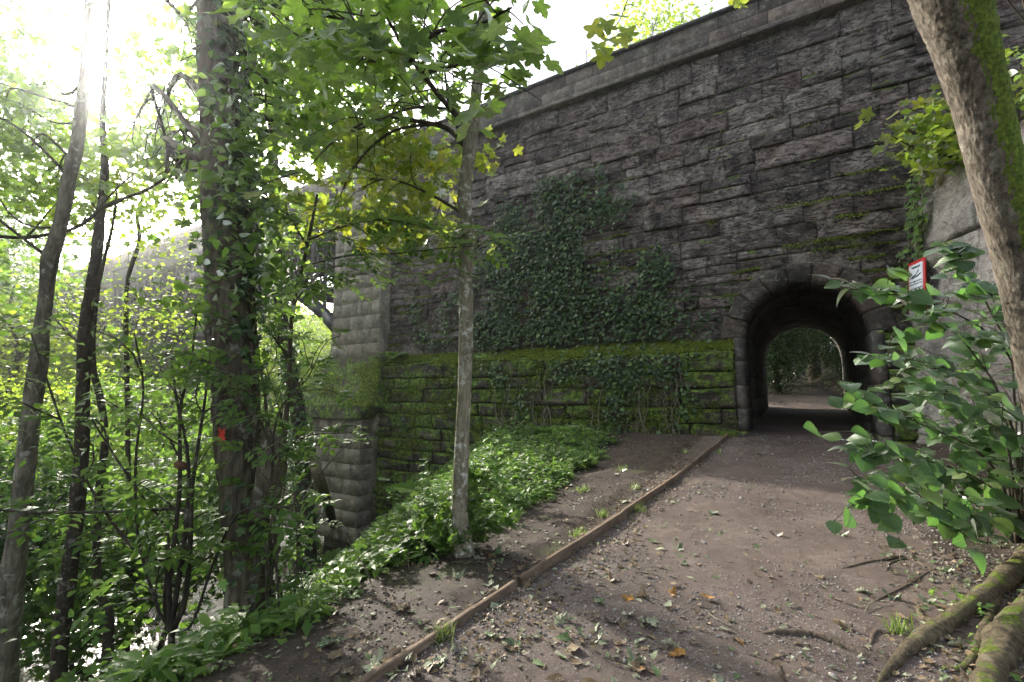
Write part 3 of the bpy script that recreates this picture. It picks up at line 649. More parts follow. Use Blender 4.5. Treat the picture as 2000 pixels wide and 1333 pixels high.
for s_ in np.linspace(0, 7, 15):
    for q in np.linspace(0, 8, 9): x_, y_ = wxy(s_, ztop(s_)); z_ = ztop(s_)-.08+.42*q*(1-.03*q); E_.append((x_+.3+q*.97, y_+q*.25, z_+.1*vnoise(np.array([s_, q, 0.]))))
E_ = np.array(E_); E_[:, 1] = np.minimum(E_[:, 1], 11.9)
tag(mk('embankment', E_, [[i*9+j, i*9+j+1, (i+1)*9+j+1, (i+1)*9+j] for i in range(14) for j in range(8)], M['soil'], smooth=True), kind='structure')
# sign: red board with a white notice panel and dark lines of small print
cS = np.array([*wxy(.52, 3.0), 0]); ux = np.array([.3, -.95, 0]); ux = ux/np.linalg.norm(ux); nS = np.array([-.95, -.3, .07]); nS /= np.linalg.norm(nS); vS = np.cross(nS, ux); vS *= np.sign(vS[2])
SG = thing('warning_sign', (cS[0]-.16, cS[1], 2.9), 'tall white notice board with a red border fixed to the pale wing wall', 'sign')
oS = np.array([cS[0]-.17, cS[1], 3.42])
def pan(u0, u1, v0, v1, d0, d1, name, mat, sk=0.0):
    V_ = np.array([oS+ux*u+vS*(v+sk*u)+nS*d for u in (u0, u1) for v in (v0, v1) for d in (d0, d1)])
    F_ = np.array([[0, 1, 3, 2], [4, 6, 7, 5], [0, 4, 5, 1], [2, 3, 7, 6], [0, 2, 6, 4], [1, 5, 7, 3]]); return mk(name, V_, F_, M[mat], SG)
pan(-.25, .25, -.52, .50, 0, .03, 'board', 'red'); pan(-.215, .205, -.50, .44, .03, .038, 'panel', 'white')
pr = Acc()
for v, u0, u1, h in [(.36, -.12, .14, .035), (.10, -.2, .2, .022), (.05, -.2, .2, .02), (-.04, -.19, .2, .03), (-.09, -.19, .12, .02), (-.19, -.15, .12, .06), (-.27, -.15, .12, .04), (-.36, -.2, .2, .02), (-.42, -.2, .1, .02)]:
    u = u0
    while u < u1:
        w = random.uniform(.02, .06); V_ = np.array([oS+ux*a+vS*b+nS*.0405 for a, b in ((u, v), (min(u+w, u1), v), (min(u+w, u1), v+h), (u, v+h))]); pr.add(V_, np.array([[0, 1, 2, 3]])); u += w+.012
for a, b, c, d in [(-.18, .17, .0, .22), (.0, .22, .1, .30), (-.12, .17, .12, .20), (.02, .18, .16, .22)]:
    V_ = np.array([oS+ux*a+vS*b+nS*.0405, oS+ux*c+vS*d+nS*.0405, oS+ux*c+vS*(d+.03)+nS*.0405, oS+ux*a+vS*(b+.02)+nS*.0405]); pr.add(V_, np.array([[0, 1, 2, 3]]))
pr.mk('print', M['ink'], SG)
# ------------------------------------------------------------------ timber path edging
pts = [onground(760, 1333), onground(1000, 1160), onground(1222, 983), onground(1430, 852)]
TE = thing('timber_edging', pts[1], 'low weathered timber boards edging the left side of the path', 'edging')
bd = [(1.15, 3.1), (3.14, 5.3), (5.26, 8.3), (8.34, 11.45)]
def tx(y): return float(np.interp(y, [p_[1] for p_ in pts], [p_[0] for p_ in pts]))
pA, pB = pts[0], pts[1]
def tx(y): 
    P_ = np.array(pts); c = np.polyfit(P_[:, 1], P_[:, 0], 1); return float(np.polyval(c, y))
for k, (a_, b_) in enumerate(bd):
    n_ = 12; V_ = []
    for t in np.linspace(0, 1, n_):
        y_ = a_+(b_-a_)*t; x_ = tx(y_)+(.012 if k % 2 else 0)+.010*math.sin(y_*1.1); z_ = float(terr(tx(a_)+.15, a_))*(1-t)+float(terr(tx(b_)+.15, b_))*t; z_ = float(zpath(y_))
        zt = z_+.062+.006*math.sin(y_*2.3)+(.008 if k % 2 else 0)
        V_ += [(x_-.018, y_, z_-.12), (x_-.018, y_, zt), (x_+.018, y_, zt-.003), (x_+.018, y_, z_-.12)]
    V_ = np.array(V_); V_ += .004*np.stack([vnoise(V_*9), 0*V_[:, 0], vnoise(V_*9+4)], 1)
    F_ = [[i*4+j, i*4+(j+1) % 4, (i+1)*4+(j+1) % 4, (i+1)*4+j] for i in range(n_-1) for j in range(4)]+[[0, 1, 2, 3], [n_*4-1, n_*4-2, n_*4-3, n_*4-4]]
    mk('board', V_, F_, M['wood'], TE)
for y_ in (2.0, 3.2, 4.35, 5.3, 6.8, 8.4, 10.0):
    x_ = tx(y_)-.055; z_ = float(terr(x_, y_)); Vb, Fb = box(x_-.022, x_+.022, y_-.025, y_+.025, z_-.2, float(zpath(y_))+.055); mk('stake', Vb, Fb, M['wood'], TE)
#@@TREES
# ------------------------------------------------------------------ trees and plants
def radii_px(w, d): return w*.44*d/FOC
def trunk_from(pts, ext=True):
    """pts: (px, py, depth, width_px); returns world points and radii, extended down into the ground"""
    P = [at_depth(a, b, d) for a, b, d, w in pts]; Rr = [radii_px(w, d)/np.linalg.norm([1, (a-1000)/FOC]) for a, b, d, w in pts]
    if ext:
        g = float(terr(P[0][0], P[0][1]))
        if P[0][2] > g-.1: P.insert(0, np.array([P[0][0]*1.0, P[0][1], g-.25])); Rr.insert(0, Rr[0]*1.25)
    return np.array(P), np.array(Rr)
def make_trunk(P, Rr, mat, parent, name='trunk', sides=20, n=60, amp=.09, freq=4., amp2=0., freq2=20.):
    Q = spline(P, n); RR = np.interp(np.linspace(0, 1, n), np.linspace(0, 1, len(Rr)), Rr)
    V_, F_ = tube(Q, RR, sides, amp, freq, True, amp2, freq2); return mk(name, V_, F_, M[mat], parent, smooth=True)
def ell(px, py, rx, ry, d, dd): # a crown volume: centre and real radii in metres
    return at_depth(px, py, d), rx*d/FOC, ry*d/FOC, dd
def sample_ell(E_, n, rng, shell=.5):
    c, rx, ry, rd = E_; v = rng.normal(size=(n, 3)); v /= np.linalg.norm(v, axis=1)[:, None]; v *= (rng.random(n)**(1/3*shell*1.6))[:, None]
    return c+v[:, :1]*rx*RV+v[:, 1:2]*rd*F0+v[:, 2:3]*ry*ZV
def clusters(C0, per, spread, rng):
    p = np.repeat(C0, per, 0); return p+rng.normal(size=p.shape)*spread*np.array([1, 1, .55])
def arc(a, b, sag, n=9, rng=None):
    t = np.linspace(0, 1, n)[:, None]; j = (rng.normal(size=3)*.12*np.linalg.norm(b-a)) if rng is not None else 0
    return a+(b-a)*t+ZV*sag*np.sin(t*math.pi)+j*np.sin(t*math.pi)*(1-t)
def branches(P, targets, r0, mat, parent, rng, sides=6, sub=None, name='branch', amp=.05):
    """limbs from the trunk polyline P to each target, with fine twigs to the points in sub[k]"""
    out = []
    for k, t in enumerate(targets):
        zz = np.clip(t[2]-.35*np.linalg.norm(t[:2]-P[:, :2].mean(0)), P[:, 2].min(), P[:, 2].max()-.02); i = int(np.argmin(np.abs(P[:, 2]-zz))); i = max(2, i)
        L = np.linalg.norm(t-P[i]); A_ = Acc(); path = arc(P[i], t, .10*L, 10, rng); r = r0*(.6+.5*rng.random())*min(1, L/2.5)
        V_, F_ = tube(path, np.linspace(r, r*.22, 10), sides, amp, 5); A_.add(V_, F_)
        if sub is not None:
            for s_ in sub[k]:
                q = path[int(rng.integers(3, 9))]; V_, F_ = tube(arc(q, s_, .05, 5, rng), np.linspace(r*.3, .0035, 5), 4, 0); A_.add(V_, F_)
        out.append(A_.mk(name, M[mat], parent, smooth=True))
    return out
def crown(parent, trunkP, vols, tpl, leafmat, size, rng, twmat='twig', r0=.045, spread=.28, up=.8, name='leaves', nb=4, subs=7, branchmat=None):
    """vols: list of (ellipsoid, clusters, leaves per cluster)"""
    pos = []
    for E_, nc, per in vols:
        c = sample_ell(E_, nc, rng); nbk = max(1, min(nb, nc//3)); tg = sample_ell((E_[0], E_[1]*.7, E_[2]*.7, E_[3]*.7), nbk, rng)
        sub = []
        for t in tg: o = np.argsort(np.linalg.norm(c-t, axis=1))[:subs]; sub.append(c[o])
        if trunkP is not None: branches(trunkP, tg, r0, branchmat or twmat, parent, rng, sub=sub)
        pos.append(clusters(c, per, spread, rng))
    pos = np.concatenate(pos); k = len(pos)
    return cloud(name, T[tpl], pos, leaves_frames(k, up, .35, rng), rng.uniform(size*.6, size*1.2, k), M[leafmat], parent)
g_ = np.random.default_rng
# --- big trunk, left of centre
r = g_(1)
P, Rr = trunk_from([(495, 1400, 3.7, 118), (490, 1250, 3.7, 112), (485, 1120, 3.7, 100), (478, 1000, 3.7, 100), (462, 880, 3.72, 96), (458, 760, 3.75, 98), (450, 640, 3.8, 100), (442, 500, 3.85, 96), (436, 380, 3.9, 95), (430, 250, 4.0, 90), (424, 100, 4.1, 86), (420, -60, 4.2, 82), (425, -300, 4.5, 80), (440, -600, 4.9, 60)])
BT = thing('tree', P[0], 'big bark-furrowed tree trunk left of centre with an orange-red paint blaze', 'tree'); make_trunk(P, Rr, 'bark', BT, sides=90, n=420, amp=.10, freq=5, amp2=.13, freq2=30)
bigP = spline(P, 60)
V_, F_ = tube(spline([at_depth(505, 1010, 3.55), at_depth(525, 930, 3.5), at_depth(528, 870, 3.52), at_depth(512, 840, 3.6)], 12), np.array([.05, .07, .09, .10, .11, .11, .10, .09, .07, .05, .035, .01]), 12, .25, 9); mk('burl', V_, F_, M['bark'], BT, smooth=True)
# paint blaze on the bark facing the path
c = at_depth(432, 855, 3.55); pb = Acc(); axis = spline(P, 110)
for k in range(60):
    u, v = r.normal()*.014, r.normal()*.026; px_, py_ = 432+u*FOC/3.6, 855+v*FOC/3.6
    q = at_depth(px_, py_, 3.72); i = int(np.argmin(np.linalg.norm(axis-q, axis=1))); rad = .196
    rr_ = ray(px_, py_); o = EYE-axis[i]; rxy = rr_[:2]; a_ = rxy@rxy; b_ = 2*rxy@o[:2]; c_ = o[:2]@o[:2]-rad*rad*1.09; dsc = b_*b_-4*a_*c_
    if dsc <= 0: continue
    t_ = (-b_-math.sqrt(dsc))/(2*a_); h_ = EYE+rr_*t_; nrm = np.array([h_[0]-axis[i][0], h_[1]-axis[i][1], 0]); nrm /= np.linalg.norm(nrm); s_ = np.cross(ZV, nrm); a0 = r.uniform(0, 6); rs = r.uniform(.003, .012)
    V_ = np.array([h_+nrm*.004]+[h_+rs*(s_*math.cos(a0+t)*(.7+.5*r.random())+ZV*math.sin(a0+t)*(1+.6*r.random()))-nrm*.002 for t in np.arange(7)/7*6.283]); pb.add(V_, np.array([[0, 1+j, 1+(j+1) % 7] for j in range(7)]))
pb.mk('paint_blaze', M['paint'], BT, kind='stuff')
crown(BT, bigP, [(ell(560, 60, 170, 190, 6.0, 1.3), 90, 11), (ell(620, 230, 140, 120, 6.8, 1.0), 60, 11), (ell(420, -250, 420, 230, 6.5, 2.0), 120, 11), (ell(480, 420, 90, 130, 5.4, .6), 24, 8), (ell(385, 150, 70, 190, 6, .6), 46, 10), (ell(330, 320, 70, 70, 6.4, .6), 26, 10), (ell(640, 60, 110, 90, 5.6, .8), 30, 9)], 'sycs', 'syc', .13, r, nb=6)
crown(BT, None, [(ell(500, 200, 50, 230, 3.55, .25), 56, 7), (ell(400, 500, 45, 260, 3.5, .2), 22, 6), (ell(520, 520, 45, 160, 3.5, .2), 26, 7), (ell(450, 300, 60, 250, 3.45, .1), 22, 5)], 'ov', 'green', .085, r, spread=.12)
# ivy climbing the big trunk
iv = thing('ivy', P[0]+np.array([.2, 0, .3]), 'dark ivy and leafy shoots climbing the big trunk left of centre', 'ivy')
def trunk_ivy(parent, P, Rr, dens, n, size, rng, side=None):
    Q = spline(P, 200); RR = np.interp(np.linspace(0, 1, 200), np.linspace(0, 1, len(Rr)), Rr); k = rng.integers(0, 200, n); t = k/200
    keep = rng.random(n) < dens(Q[k][:, 2]); k = k[keep]; m = len(k); a = rng.uniform(0, 2*math.pi, m) if side is None else rng.normal(side, .9, m)
    nr = np.stack([np.cos(a), np.sin(a), .0*a], 1); pos = Q[k]+nr*(RR[k]+np.abs(rng.normal(size=m))*.08+.01)[:, None]; pos[:, 2] += rng.normal(size=m)*.03
    d = np.stack([rng.normal(size=m)*.5, rng.normal(size=m)*.5, -np.ones(m)], 1)
    nn = nr+rng.normal(size=(m, 3))*.35+ZV*.35
    return cloud('leaves', T['ivy'], pos, frames(nn, d), rng.uniform(size*.6, size*1.3, m), M['ivy'], parent)
trunk_ivy(iv, P, Rr, lambda z: .25+.75*smooth(1.8, 3.2, z), 2600, .08, r, side=YAW+.3)
for k in range(4):
    a0 = .2+.5*k; Q = spline(P, 60)[6:44]; V_, F_ = tube(Q+np.array([math.cos(a0), math.sin(a0), 0])*.2+.03*np.stack([np.sin(np.arange(38)*.5+k), np.cos(np.arange(38)*.4), 0*np.arange(38)], 1), .011, 5); mk('stem', V_, F_, M['twig'], iv, smooth=True)
# --- slim lichen-spotted sycamore beside the path
r = g_(2)
bs = onground(903, 1085); d0 = depth_of(bs); sc_ = [1, .985, .98, .98, .985, .99, 1.0, 1.02, 1.04, 1.08]
P, Rr = trunk_from([(906, 1078, d0, 46), (899, 1000, d0, 36), (902, 880, d0, 32), (908, 740, d0, 31), (911, 600, d0, 30), (909, 520, d0, 30), (914, 450, d0, 29), (906, 380, d0, 31), (916, 300, d0, 31), (928, 200, d0, 26), (938, 100, d0, 24), (948, -50, d0, 22), (950, -350, d0*1.05, 18)])
ST = thing('sycamore_tree', bs, 'slim pale lichen-spotted sycamore standing just left of the timber edging', 'tree'); make_trunk(P, Rr, 'barksyc', ST, sides=18, n=120, amp=.11, freq=9)
slimP = spline(P, 60)
def limb_px(parent, pts, w0, w1, mat='twig', name='branch', twigs=0, rng=r, tl=.5):
    Q = spline([at_depth(*p_) for p_ in pts], 24); A_ = Acc(); V_, F_ = tube(Q, np.linspace(w0, w1, 24), 7, .08, 9); A_.add(V_, F_); tips = []
    for k in range(twigs):
        i = int(rng.integers(4, 23)); d_ = Q[min(23, i+1)]-Q[i-1]; d_ /= np.linalg.norm(d_); e = Q[i]+(d_*.7+rng.normal(size=3)*.55)*tl*rng.uniform(.5, 1.1)
        V_, F_ = tube(arc(Q[i], e, .03, 6, rng), np.linspace(w1*1.1, .003, 6), 5); A_.add(V_, F_); tips.append((Q[i], e))
    A_.mk(name, M[mat], parent, smooth=True); return Q, tips
limbs = [[(912, 262, d0), (895, 250, 4.5), (880, 210, 4.3), (870, 150, 4.1), (860, 70, 4.0)],
 [(908, 285, d0), (870, 250, 4.3), (800, 235, 4.0), (740, 230, 3.7), (660, 270, 3.5), (600, 330, 3.4)],
 [(880, 215, 4.3), (840, 210, 4.0), (790, 215, 3.8), (730, 240, 3.6), (680, 262, 3.4)],
 [(915, 250, d0), (860, 190, 3.6), (800, 110, 3.0), (770, 60, 2.7), (740, 10, 2.5)],
 [(800, 120, 3.0), (850, 65, 2.8), (930, 50, 2.6), (1000, 15, 2.5)],
 [(840, 140, 3.2), (880, 130, 3.0), (930, 115, 2.8), (955, 100, 2.7)],
 [(790, 110, 3.0), (740, 95, 2.9), (700, 50, 2.7), (640, 30, 2.6)],
 [(800, 118, 3.0), (720, 120, 3.2), (660, 105, 3.3), (600, 90, 3.4)],
 [(860, 240, 4.2), (760, 260, 4.4), (690, 330, 4.6), (650, 420, 4.7)],
 [(908, 420, d0), (840, 380, 4.4), (760, 350, 4.3), (700, 370, 4.2)]]
tips = []
for i, lp in enumerate(limbs): Q, tp = limb_px(ST, lp, .016 if i not in (0, 1, 3) else .026, .005, twigs=12 if i in (3, 4, 5, 6, 7) else 9, rng=r, tl=.42); tips += [(i, a, b) for a, b in tp]+[(i, Q[k-1], Q[k]) for k in (12, 16, 20, 23)]
big, bigF, bigS = [], [], []; yel, yelF, yelS = [], [], []
for i, a, b in tips:
    d_ = b-a; d_ /= np.linalg.norm(d_)+1e-9
    for s_ in (-1, 1, 0):
        if r.random() < (.5 if s_ == 0 else .15): continue
        sd = np.cross(d_, ZV); dd_ = d_*.5+sd*s_*.8+ZV*(-.45)+r.normal(size=3)*.25; nr = ZV*.75-F0*.35+r.normal(size=3)*.38
        pp = b+r.normal(size=3)*.03+dd_*.05; F_ = frames(nr[None], dd_[None])[0]
        if i in (8, 9) or (i in (1, 2) and r.random() < .4): yel.append(pp); yelF.append(F_); yelS.append(r.uniform(.10, .15))
        else: big.append(pp); bigF.append(F_); bigS.append(r.uniform(.10, .165))
# extra large leaves hanging into the top of the view
for (px_, py_, dd_, rx_, ry_, n_) in [(760, 60, 2.9, 170, 80, 60), (930, 60, 2.5, 110, 70, 26), (1020, 90, 2.3, 40, 40, 7), (940, 170, 2.7, 60, 40, 12), (640, 60, 2.6, 70, 90, 26), (720, 170, 3.6, 150, 70, 40)]:
    for k in range(n_):
        p_ = at_depth(px_+r.normal()*rx_*.6, py_+r.normal()*ry_*.6, dd_+r.normal()*.3); nr = ZV*.6-F0*.45+r.normal(size=3)*.35; dv = np.array([*r.normal(size=2), -.5]); big.append(p_); bigF.append(frames(nr[None], dv[None])[0]); bigS.append(r.uniform(.10, .165))
nbg = min(len(big), 230); leaf_objs(['syc'], 'syc', big[:nbg], bigF[:nbg], bigS[:nbg], ST)
if len(big) > nbg: cloud('leaves', T['syc'], np.array(big[nbg:]), np.array(bigF[nbg:]), np.array(bigS[nbg:]), M['syc'], ST)
leaf_objs(['syc'], 'sycy', yel[:70], yelF[:70], yelS[:70], ST)
crown(ST, None, [(ell(745, 300, 110, 60, 5.2, .5), 36, 9), (ell(830, 330, 60, 50, 5.0, .4), 14, 8), (ell(800, 410, 70, 45, 5.0, .4), 20, 8), (ell(600, 400, 60, 60, 5.4, .5), 14, 8), (ell(930, 290, 25, 50, 4.8, .15), 5, 7), (ell(760, 455, 80, 25, 5.0, .3), 12, 7), (ell(860, 480, 40, 30, 4.7, .2), 6, 6)], 'sycs', 'sycy', .125, r, spread=.16)
crown(ST, None, [(ell(720, 130, 200, 110, 5.2, .9), 46, 8), (ell(640, -300, 350, 160, 6.5, 1.5), 40, 9), (ell(620, 200, 90, 120, 5.6, .8), 34, 9)], 'sycs', 'syc', .14, r, spread=.24)
# separate pinnate branch crossing in front of the pilaster
AS = thing('ash_tree', gp(-5.2, 3.4), 'slender ash sapling spreading green feathery leaves in front of the pale pilaster', 'tree'); r = g_(3)
P = spline([gp(-4.9, 3.0, -.1), at_depth(560, 800, 5.0), at_depth(570, 620, 4.9), at_depth(600, 480, 4.8), at_depth(620, 380, 4.8)], 40); V_, F_ = tube(P, np.linspace(.035, .012, 40), 8, .08); mk('trunk', V_, F_, M['twig'], AS, smooth=True)
tips = []
for lp in ([(590, 520, 4.9), (680, 500, 4.4), (780, 495, 4.1), (870, 485, 3.9), (940, 480, 3.8)], [(600, 470, 4.8), (680, 440, 4.4), (760, 430, 4.2), (850, 450, 4.0)], [(570, 600, 4.9), (600, 560, 4.4), (650, 520, 4.2)], [(600, 480, 4.8), (560, 420, 4.6), (520, 400, 4.5)], [(565, 700, 4.9), (520, 640, 4.4), (490, 600, 4.1)]):
    Q, tp = limb_px(AS, lp, .011, .003, twigs=13, rng=r, tl=.30); tips += tp+[(Q[k-2], Q[k]) for k in range(8, 24, 2)]
L_, Fr_, S_ = [], [], []
for a, b in tips:
    for s_ in (-1, 1):
        d_ = b-a; d_ /= np.linalg.norm(d_)+1e-9; sd = np.cross(d_, ZV); dv = d_*.7+sd*s_*.7-ZV*.2+r.normal(size=3)*.2; nr = ZV+r.normal(size=3)*.3-F0*.15; L_.append(b); Fr_.append(frames(nr[None], dv[None])[0]); S_.append(r.uniform(.20, .30))
T2 = T['ash']; me_ = leafmesh('ash', 'green'); leaf_objs(['ash'], 'green', L_[:280], Fr_[:280], S_[:280], AS)
# --- leaning mossy tree at the right edge
r = g_(4)
b0 = onground(2085, 1130); dl = depth_of(b0); print('lean depth', dl, b0)
k_ = dl
P, Rr = trunk_from([(2108, 1190, k_*1.0, 250), (2098, 1080, k_, 175), (2080, 960, k_*.99, 140), (2058, 830, k_*.98, 128), (2028, 680, k_*.97, 122), (1998, 540, k_*.96, 122), (1968, 420, k_*.95, 126), (1938, 300, k_*.94, 130), (1912, 190, k_*.93, 136), (1884, 90, k_*.92, 150), (1858, 0, k_*.91, 172), (1835, -80, k_*.91, 170), (1800, -260, k_*.9, 150), (1760, -600, k_*.9, 120)])
LT = thing('leaning_tree', b0, 'thick leaning tree at the right edge, furrowed bark with moss down its right side', 'tree'); make_trunk(P, Rr, 'barklean', LT, sides=130, n=420, amp=.035, freq=5, amp2=.055, freq2=75)
leanP = spline(P, 60)
def root(pxs, w0, w1, mat, lift=0.3, parent=LT, name='root', amp=.14):
    G = [onground(a, b) for a, b in pxs]; n = 60; Q = spline(G, n); t_ = np.linspace(0, 1, n); w = (w0+(w1-w0)*t_**.8)*(1+.12*np.sin(t_*17+w0*90)); dr_ = Q[-1]-Q[0]; pe = np.array([-dr_[1], dr_[0], 0])/np.linalg.norm(dr_); Q += pe*(.25*w0*np.sin(t_*9+w0*50)*t_)[:, None]; w = w*np.clip((1.02-t_)*9, .15, 1)**.6
    if name == 'stem': w = w*np.clip(t_*9+.1, .2, 1)**.6
    g = terr(Q[:, 0], Q[:, 1]); Q[:, 2] = g+w*lift*(1-.5*np.sin(t_*11))-.7*w*smooth(.85, 1, t_)-(.7*w*smooth(.15, 0, t_) if name == 'stem' else 0)
    V_, F_ = tube(Q, w, 24, amp, 7, True, .2, 30); return mk(name, V_, F_, M[mat], parent, smooth=True)
root([(2090, 1000), (2040, 1060), (1970, 1130), (1885, 1200), (1800, 1262), (1735, 1312), (1700, 1330)], .105, .012, 'rootb', .3)
root([(2110, 1060), (2060, 1150), (1995, 1250), (1935, 1320), (1900, 1400)], .12, .05, 'rootb', .4)
root([(1860, 1225), (1810, 1215), (1790, 1180)], .03, .012, 'rootb', .4)
root([(1950, 1160), (1900, 1290), (1840, 1310)], .03, .015, 'rootb', .3)
# surface roots crossing the path edge: loose in the soil, their own things
for i, (pp, w0, w1, lb) in enumerate([([(1830, 1118), (1770, 1090), (1725, 1095), (1690, 1100), (1642, 1112)], .016, .008, 'thin forked root above the soil on the right path edge'),
      ([(1710, 1290), (1650, 1265), (1600, 1246), (1550, 1238), (1490, 1240)], .026, .020, 'worn muddy root lying across the lower right of the path'),
      ([(1530, 1340), (1520, 1305), (1490, 1288), (1455, 1277)], .012, .007, 'short forked muddy root at the bottom edge of the path'),
      ([(1700, 1180), (1760, 1150), (1820, 1115), (1860, 1110)], .009, .005, 'thin straight dark root running towards the leaning tree'),
      ([(1700, 1262), (1712, 1235), (1740, 1240), (1765, 1225)], .012, .008, 'small knuckled root beside the big mossy root')]):
    G = onground(*pp[0]); R_ = thing('root', G, lb, 'root'); root(pp, w0, w1, 'rootd', .35, R_, 'stem', .2)
    if i == 0: root([(1770, 1090), (1740, 1100), (1730, 1118)], .009, .005, 'rootd', .3, R_, 'stem')
    if i == 2: root([(1500, 1292), (1530, 1283), (1545, 1278)], .008, .005, 'rootd', .3, R_, 'stem')
crown(LT, leanP, [(ell(1700, -420, 500, 150, 4.0, 1.6), 70, 10), (ell(2250, -100, 150, 300, 4.5, 1.2), 30, 10)], 'ov', 'green', .11, r, nb=5)
# --- elm bush at the right, large pleated leaves
r = g_(5)
bb = onground(1985, 1075)+np.array([.25, .35, 0]); bd_ = depth_of(bb); EB = thing('elm_bush', bb, 'leafy elm bush with large pleated leaves reaching over the path from the right', 'bush')
D_ = bd_-.25; print('bush depth', bd_)
bl = [[(2010, 1060, D_+.2), (2005, 800, D_+.1), (1960, 680, D_), (1880, 620, D_-.15), (1790, 585, D_-.3), (1715, 572, D_-.4), (1640, 562, D_-.45)],
 [(2000, 1060, D_+.2), (1985, 860, D_), (1930, 770, D_-.1), (1850, 720, D_-.2), (1760, 700, D_-.3), (1690, 695, D_-.35)],
 [(1990, 1050, D_+.1), (1950, 930, D_-.1), (1890, 870, D_-.2), (1800, 830, D_-.35), (1735, 800, D_-.45), (1670, 780, D_-.5)],
 [(1990, 1050, D_+.1), (1960, 980, D_-.1), (1900, 930, D_-.2), (1810, 900, D_-.3), (1745, 890, D_-.4), (1700, 880, D_-.4)],
 [(1980, 1060, D_+.1), (1930, 1010, D_-.1), (1860, 990, D_-.25), (1770, 975, D_-.35), (1725, 975, D_-.45), (1690, 968, D_-.5)],
 [(1985, 1060, D_+.1), (1960, 800, D_+.1), (1900, 690, D_+.1), (1850, 640, D_), (1800, 620, D_)],
 [(1995, 1060, D_+.2), (1990, 750, D_+.2), (1930, 600, D_+.2), (1890, 530, D_+.1), (1870, 490, D_+.05)],
 [(1985, 1060, D_+.2), (1960, 900, D_+.1), (1900, 830, D_+.2), (1850, 790, D_+.1), (1790, 770, D_)],
 [(1990, 1060, D_+.2), (1980, 960, D_+.2), (1930, 880, D_+.3), (1880, 850, D_+.3)],
 [(1990, 1060, D_+.2), (1970, 1000, D_), (1930, 1010, D_-.2), (1880, 1010, D_-.3), (1850, 1030, D_-.4)],
 [(2000, 1060, D_), (1980, 940, D_-.3), (1960, 860, D_-.3), (1900, 800, D_-.35), (1840, 760, D_-.4)],
 [(1995, 1060, D_+.2), (1975, 700, D_+.35), (1945, 600, D_+.4), (1930, 560, D_+.4)],
 [(1995, 1060, D_+.2), (1950, 850, D_+.45), (1880, 740, D_+.5), (1820, 700, D_+.5), (1770, 740, D_+.5)],
 [(1995, 1060, D_+.2), (1930, 950, D_+.3), (1850, 920, D_+.3), (1780, 930, D_+.2)]]
L_, Fr_, S_ = [], [], []
for li, lp in enumerate(bl):
    Q, tp = limb_px(EB, lp, .011, .0025, twigs=16, rng=r, tl=.24)
    seq = [(Q[k-1], Q[k], (-1)**k) for k in range(7, 24, 1)]
    for a, b in tp:
        for q in (.35, .65, 1.): seq.append((a, a+(b-a)*q, 1 if r.random() < .5 else -1))
    seq.append((Q[22], Q[23]+.0, 0))
    for a, b, s_ in seq:
        if r.random() < .05: continue
        d_ = b-a; d_ /= np.linalg.norm(d_)+1e-9; sd = np.cross(d_, ZV); sd /= np.linalg.norm(sd)+1e-9; dv = d_*.75+sd*s_*.75+ZV*(-.24+r.normal()*.2)+r.normal(size=3)*.2; nr = ZV*.85-F0*.42+r.normal(size=3)*.36
        L_.append(b); Fr_.append(frames(nr[None], dv[None])[0]); S_.append(r.uniform(.095, .165))
ix = r.permutation(len(L_)); L_ = [L_[i] for i in ix]; Fr_ = [Fr_[i] for i in ix]; S_ = [S_[i] for i in ix]; print('bush leaves', len(L_))
leaf_objs(['elm', 'elm2', 'elm', 'elm3'], 'elm', L_[:300], Fr_[:300], S_[:300], EB)
if len(L_) > 300: cloud('leaves', T['elm'], np.array(L_[300:]), np.array(Fr_[300:]), np.array(S_[300:]), M['elm'], EB)
crown(EB, None, [(ell(1960, 900, 90, 120, bd_+.3, .35), 30, 8), (ell(1900, 1000, 90, 60, bd_+.2, .3), 16, 7)], 'ov', 'dark', .09, r, spread=.12)
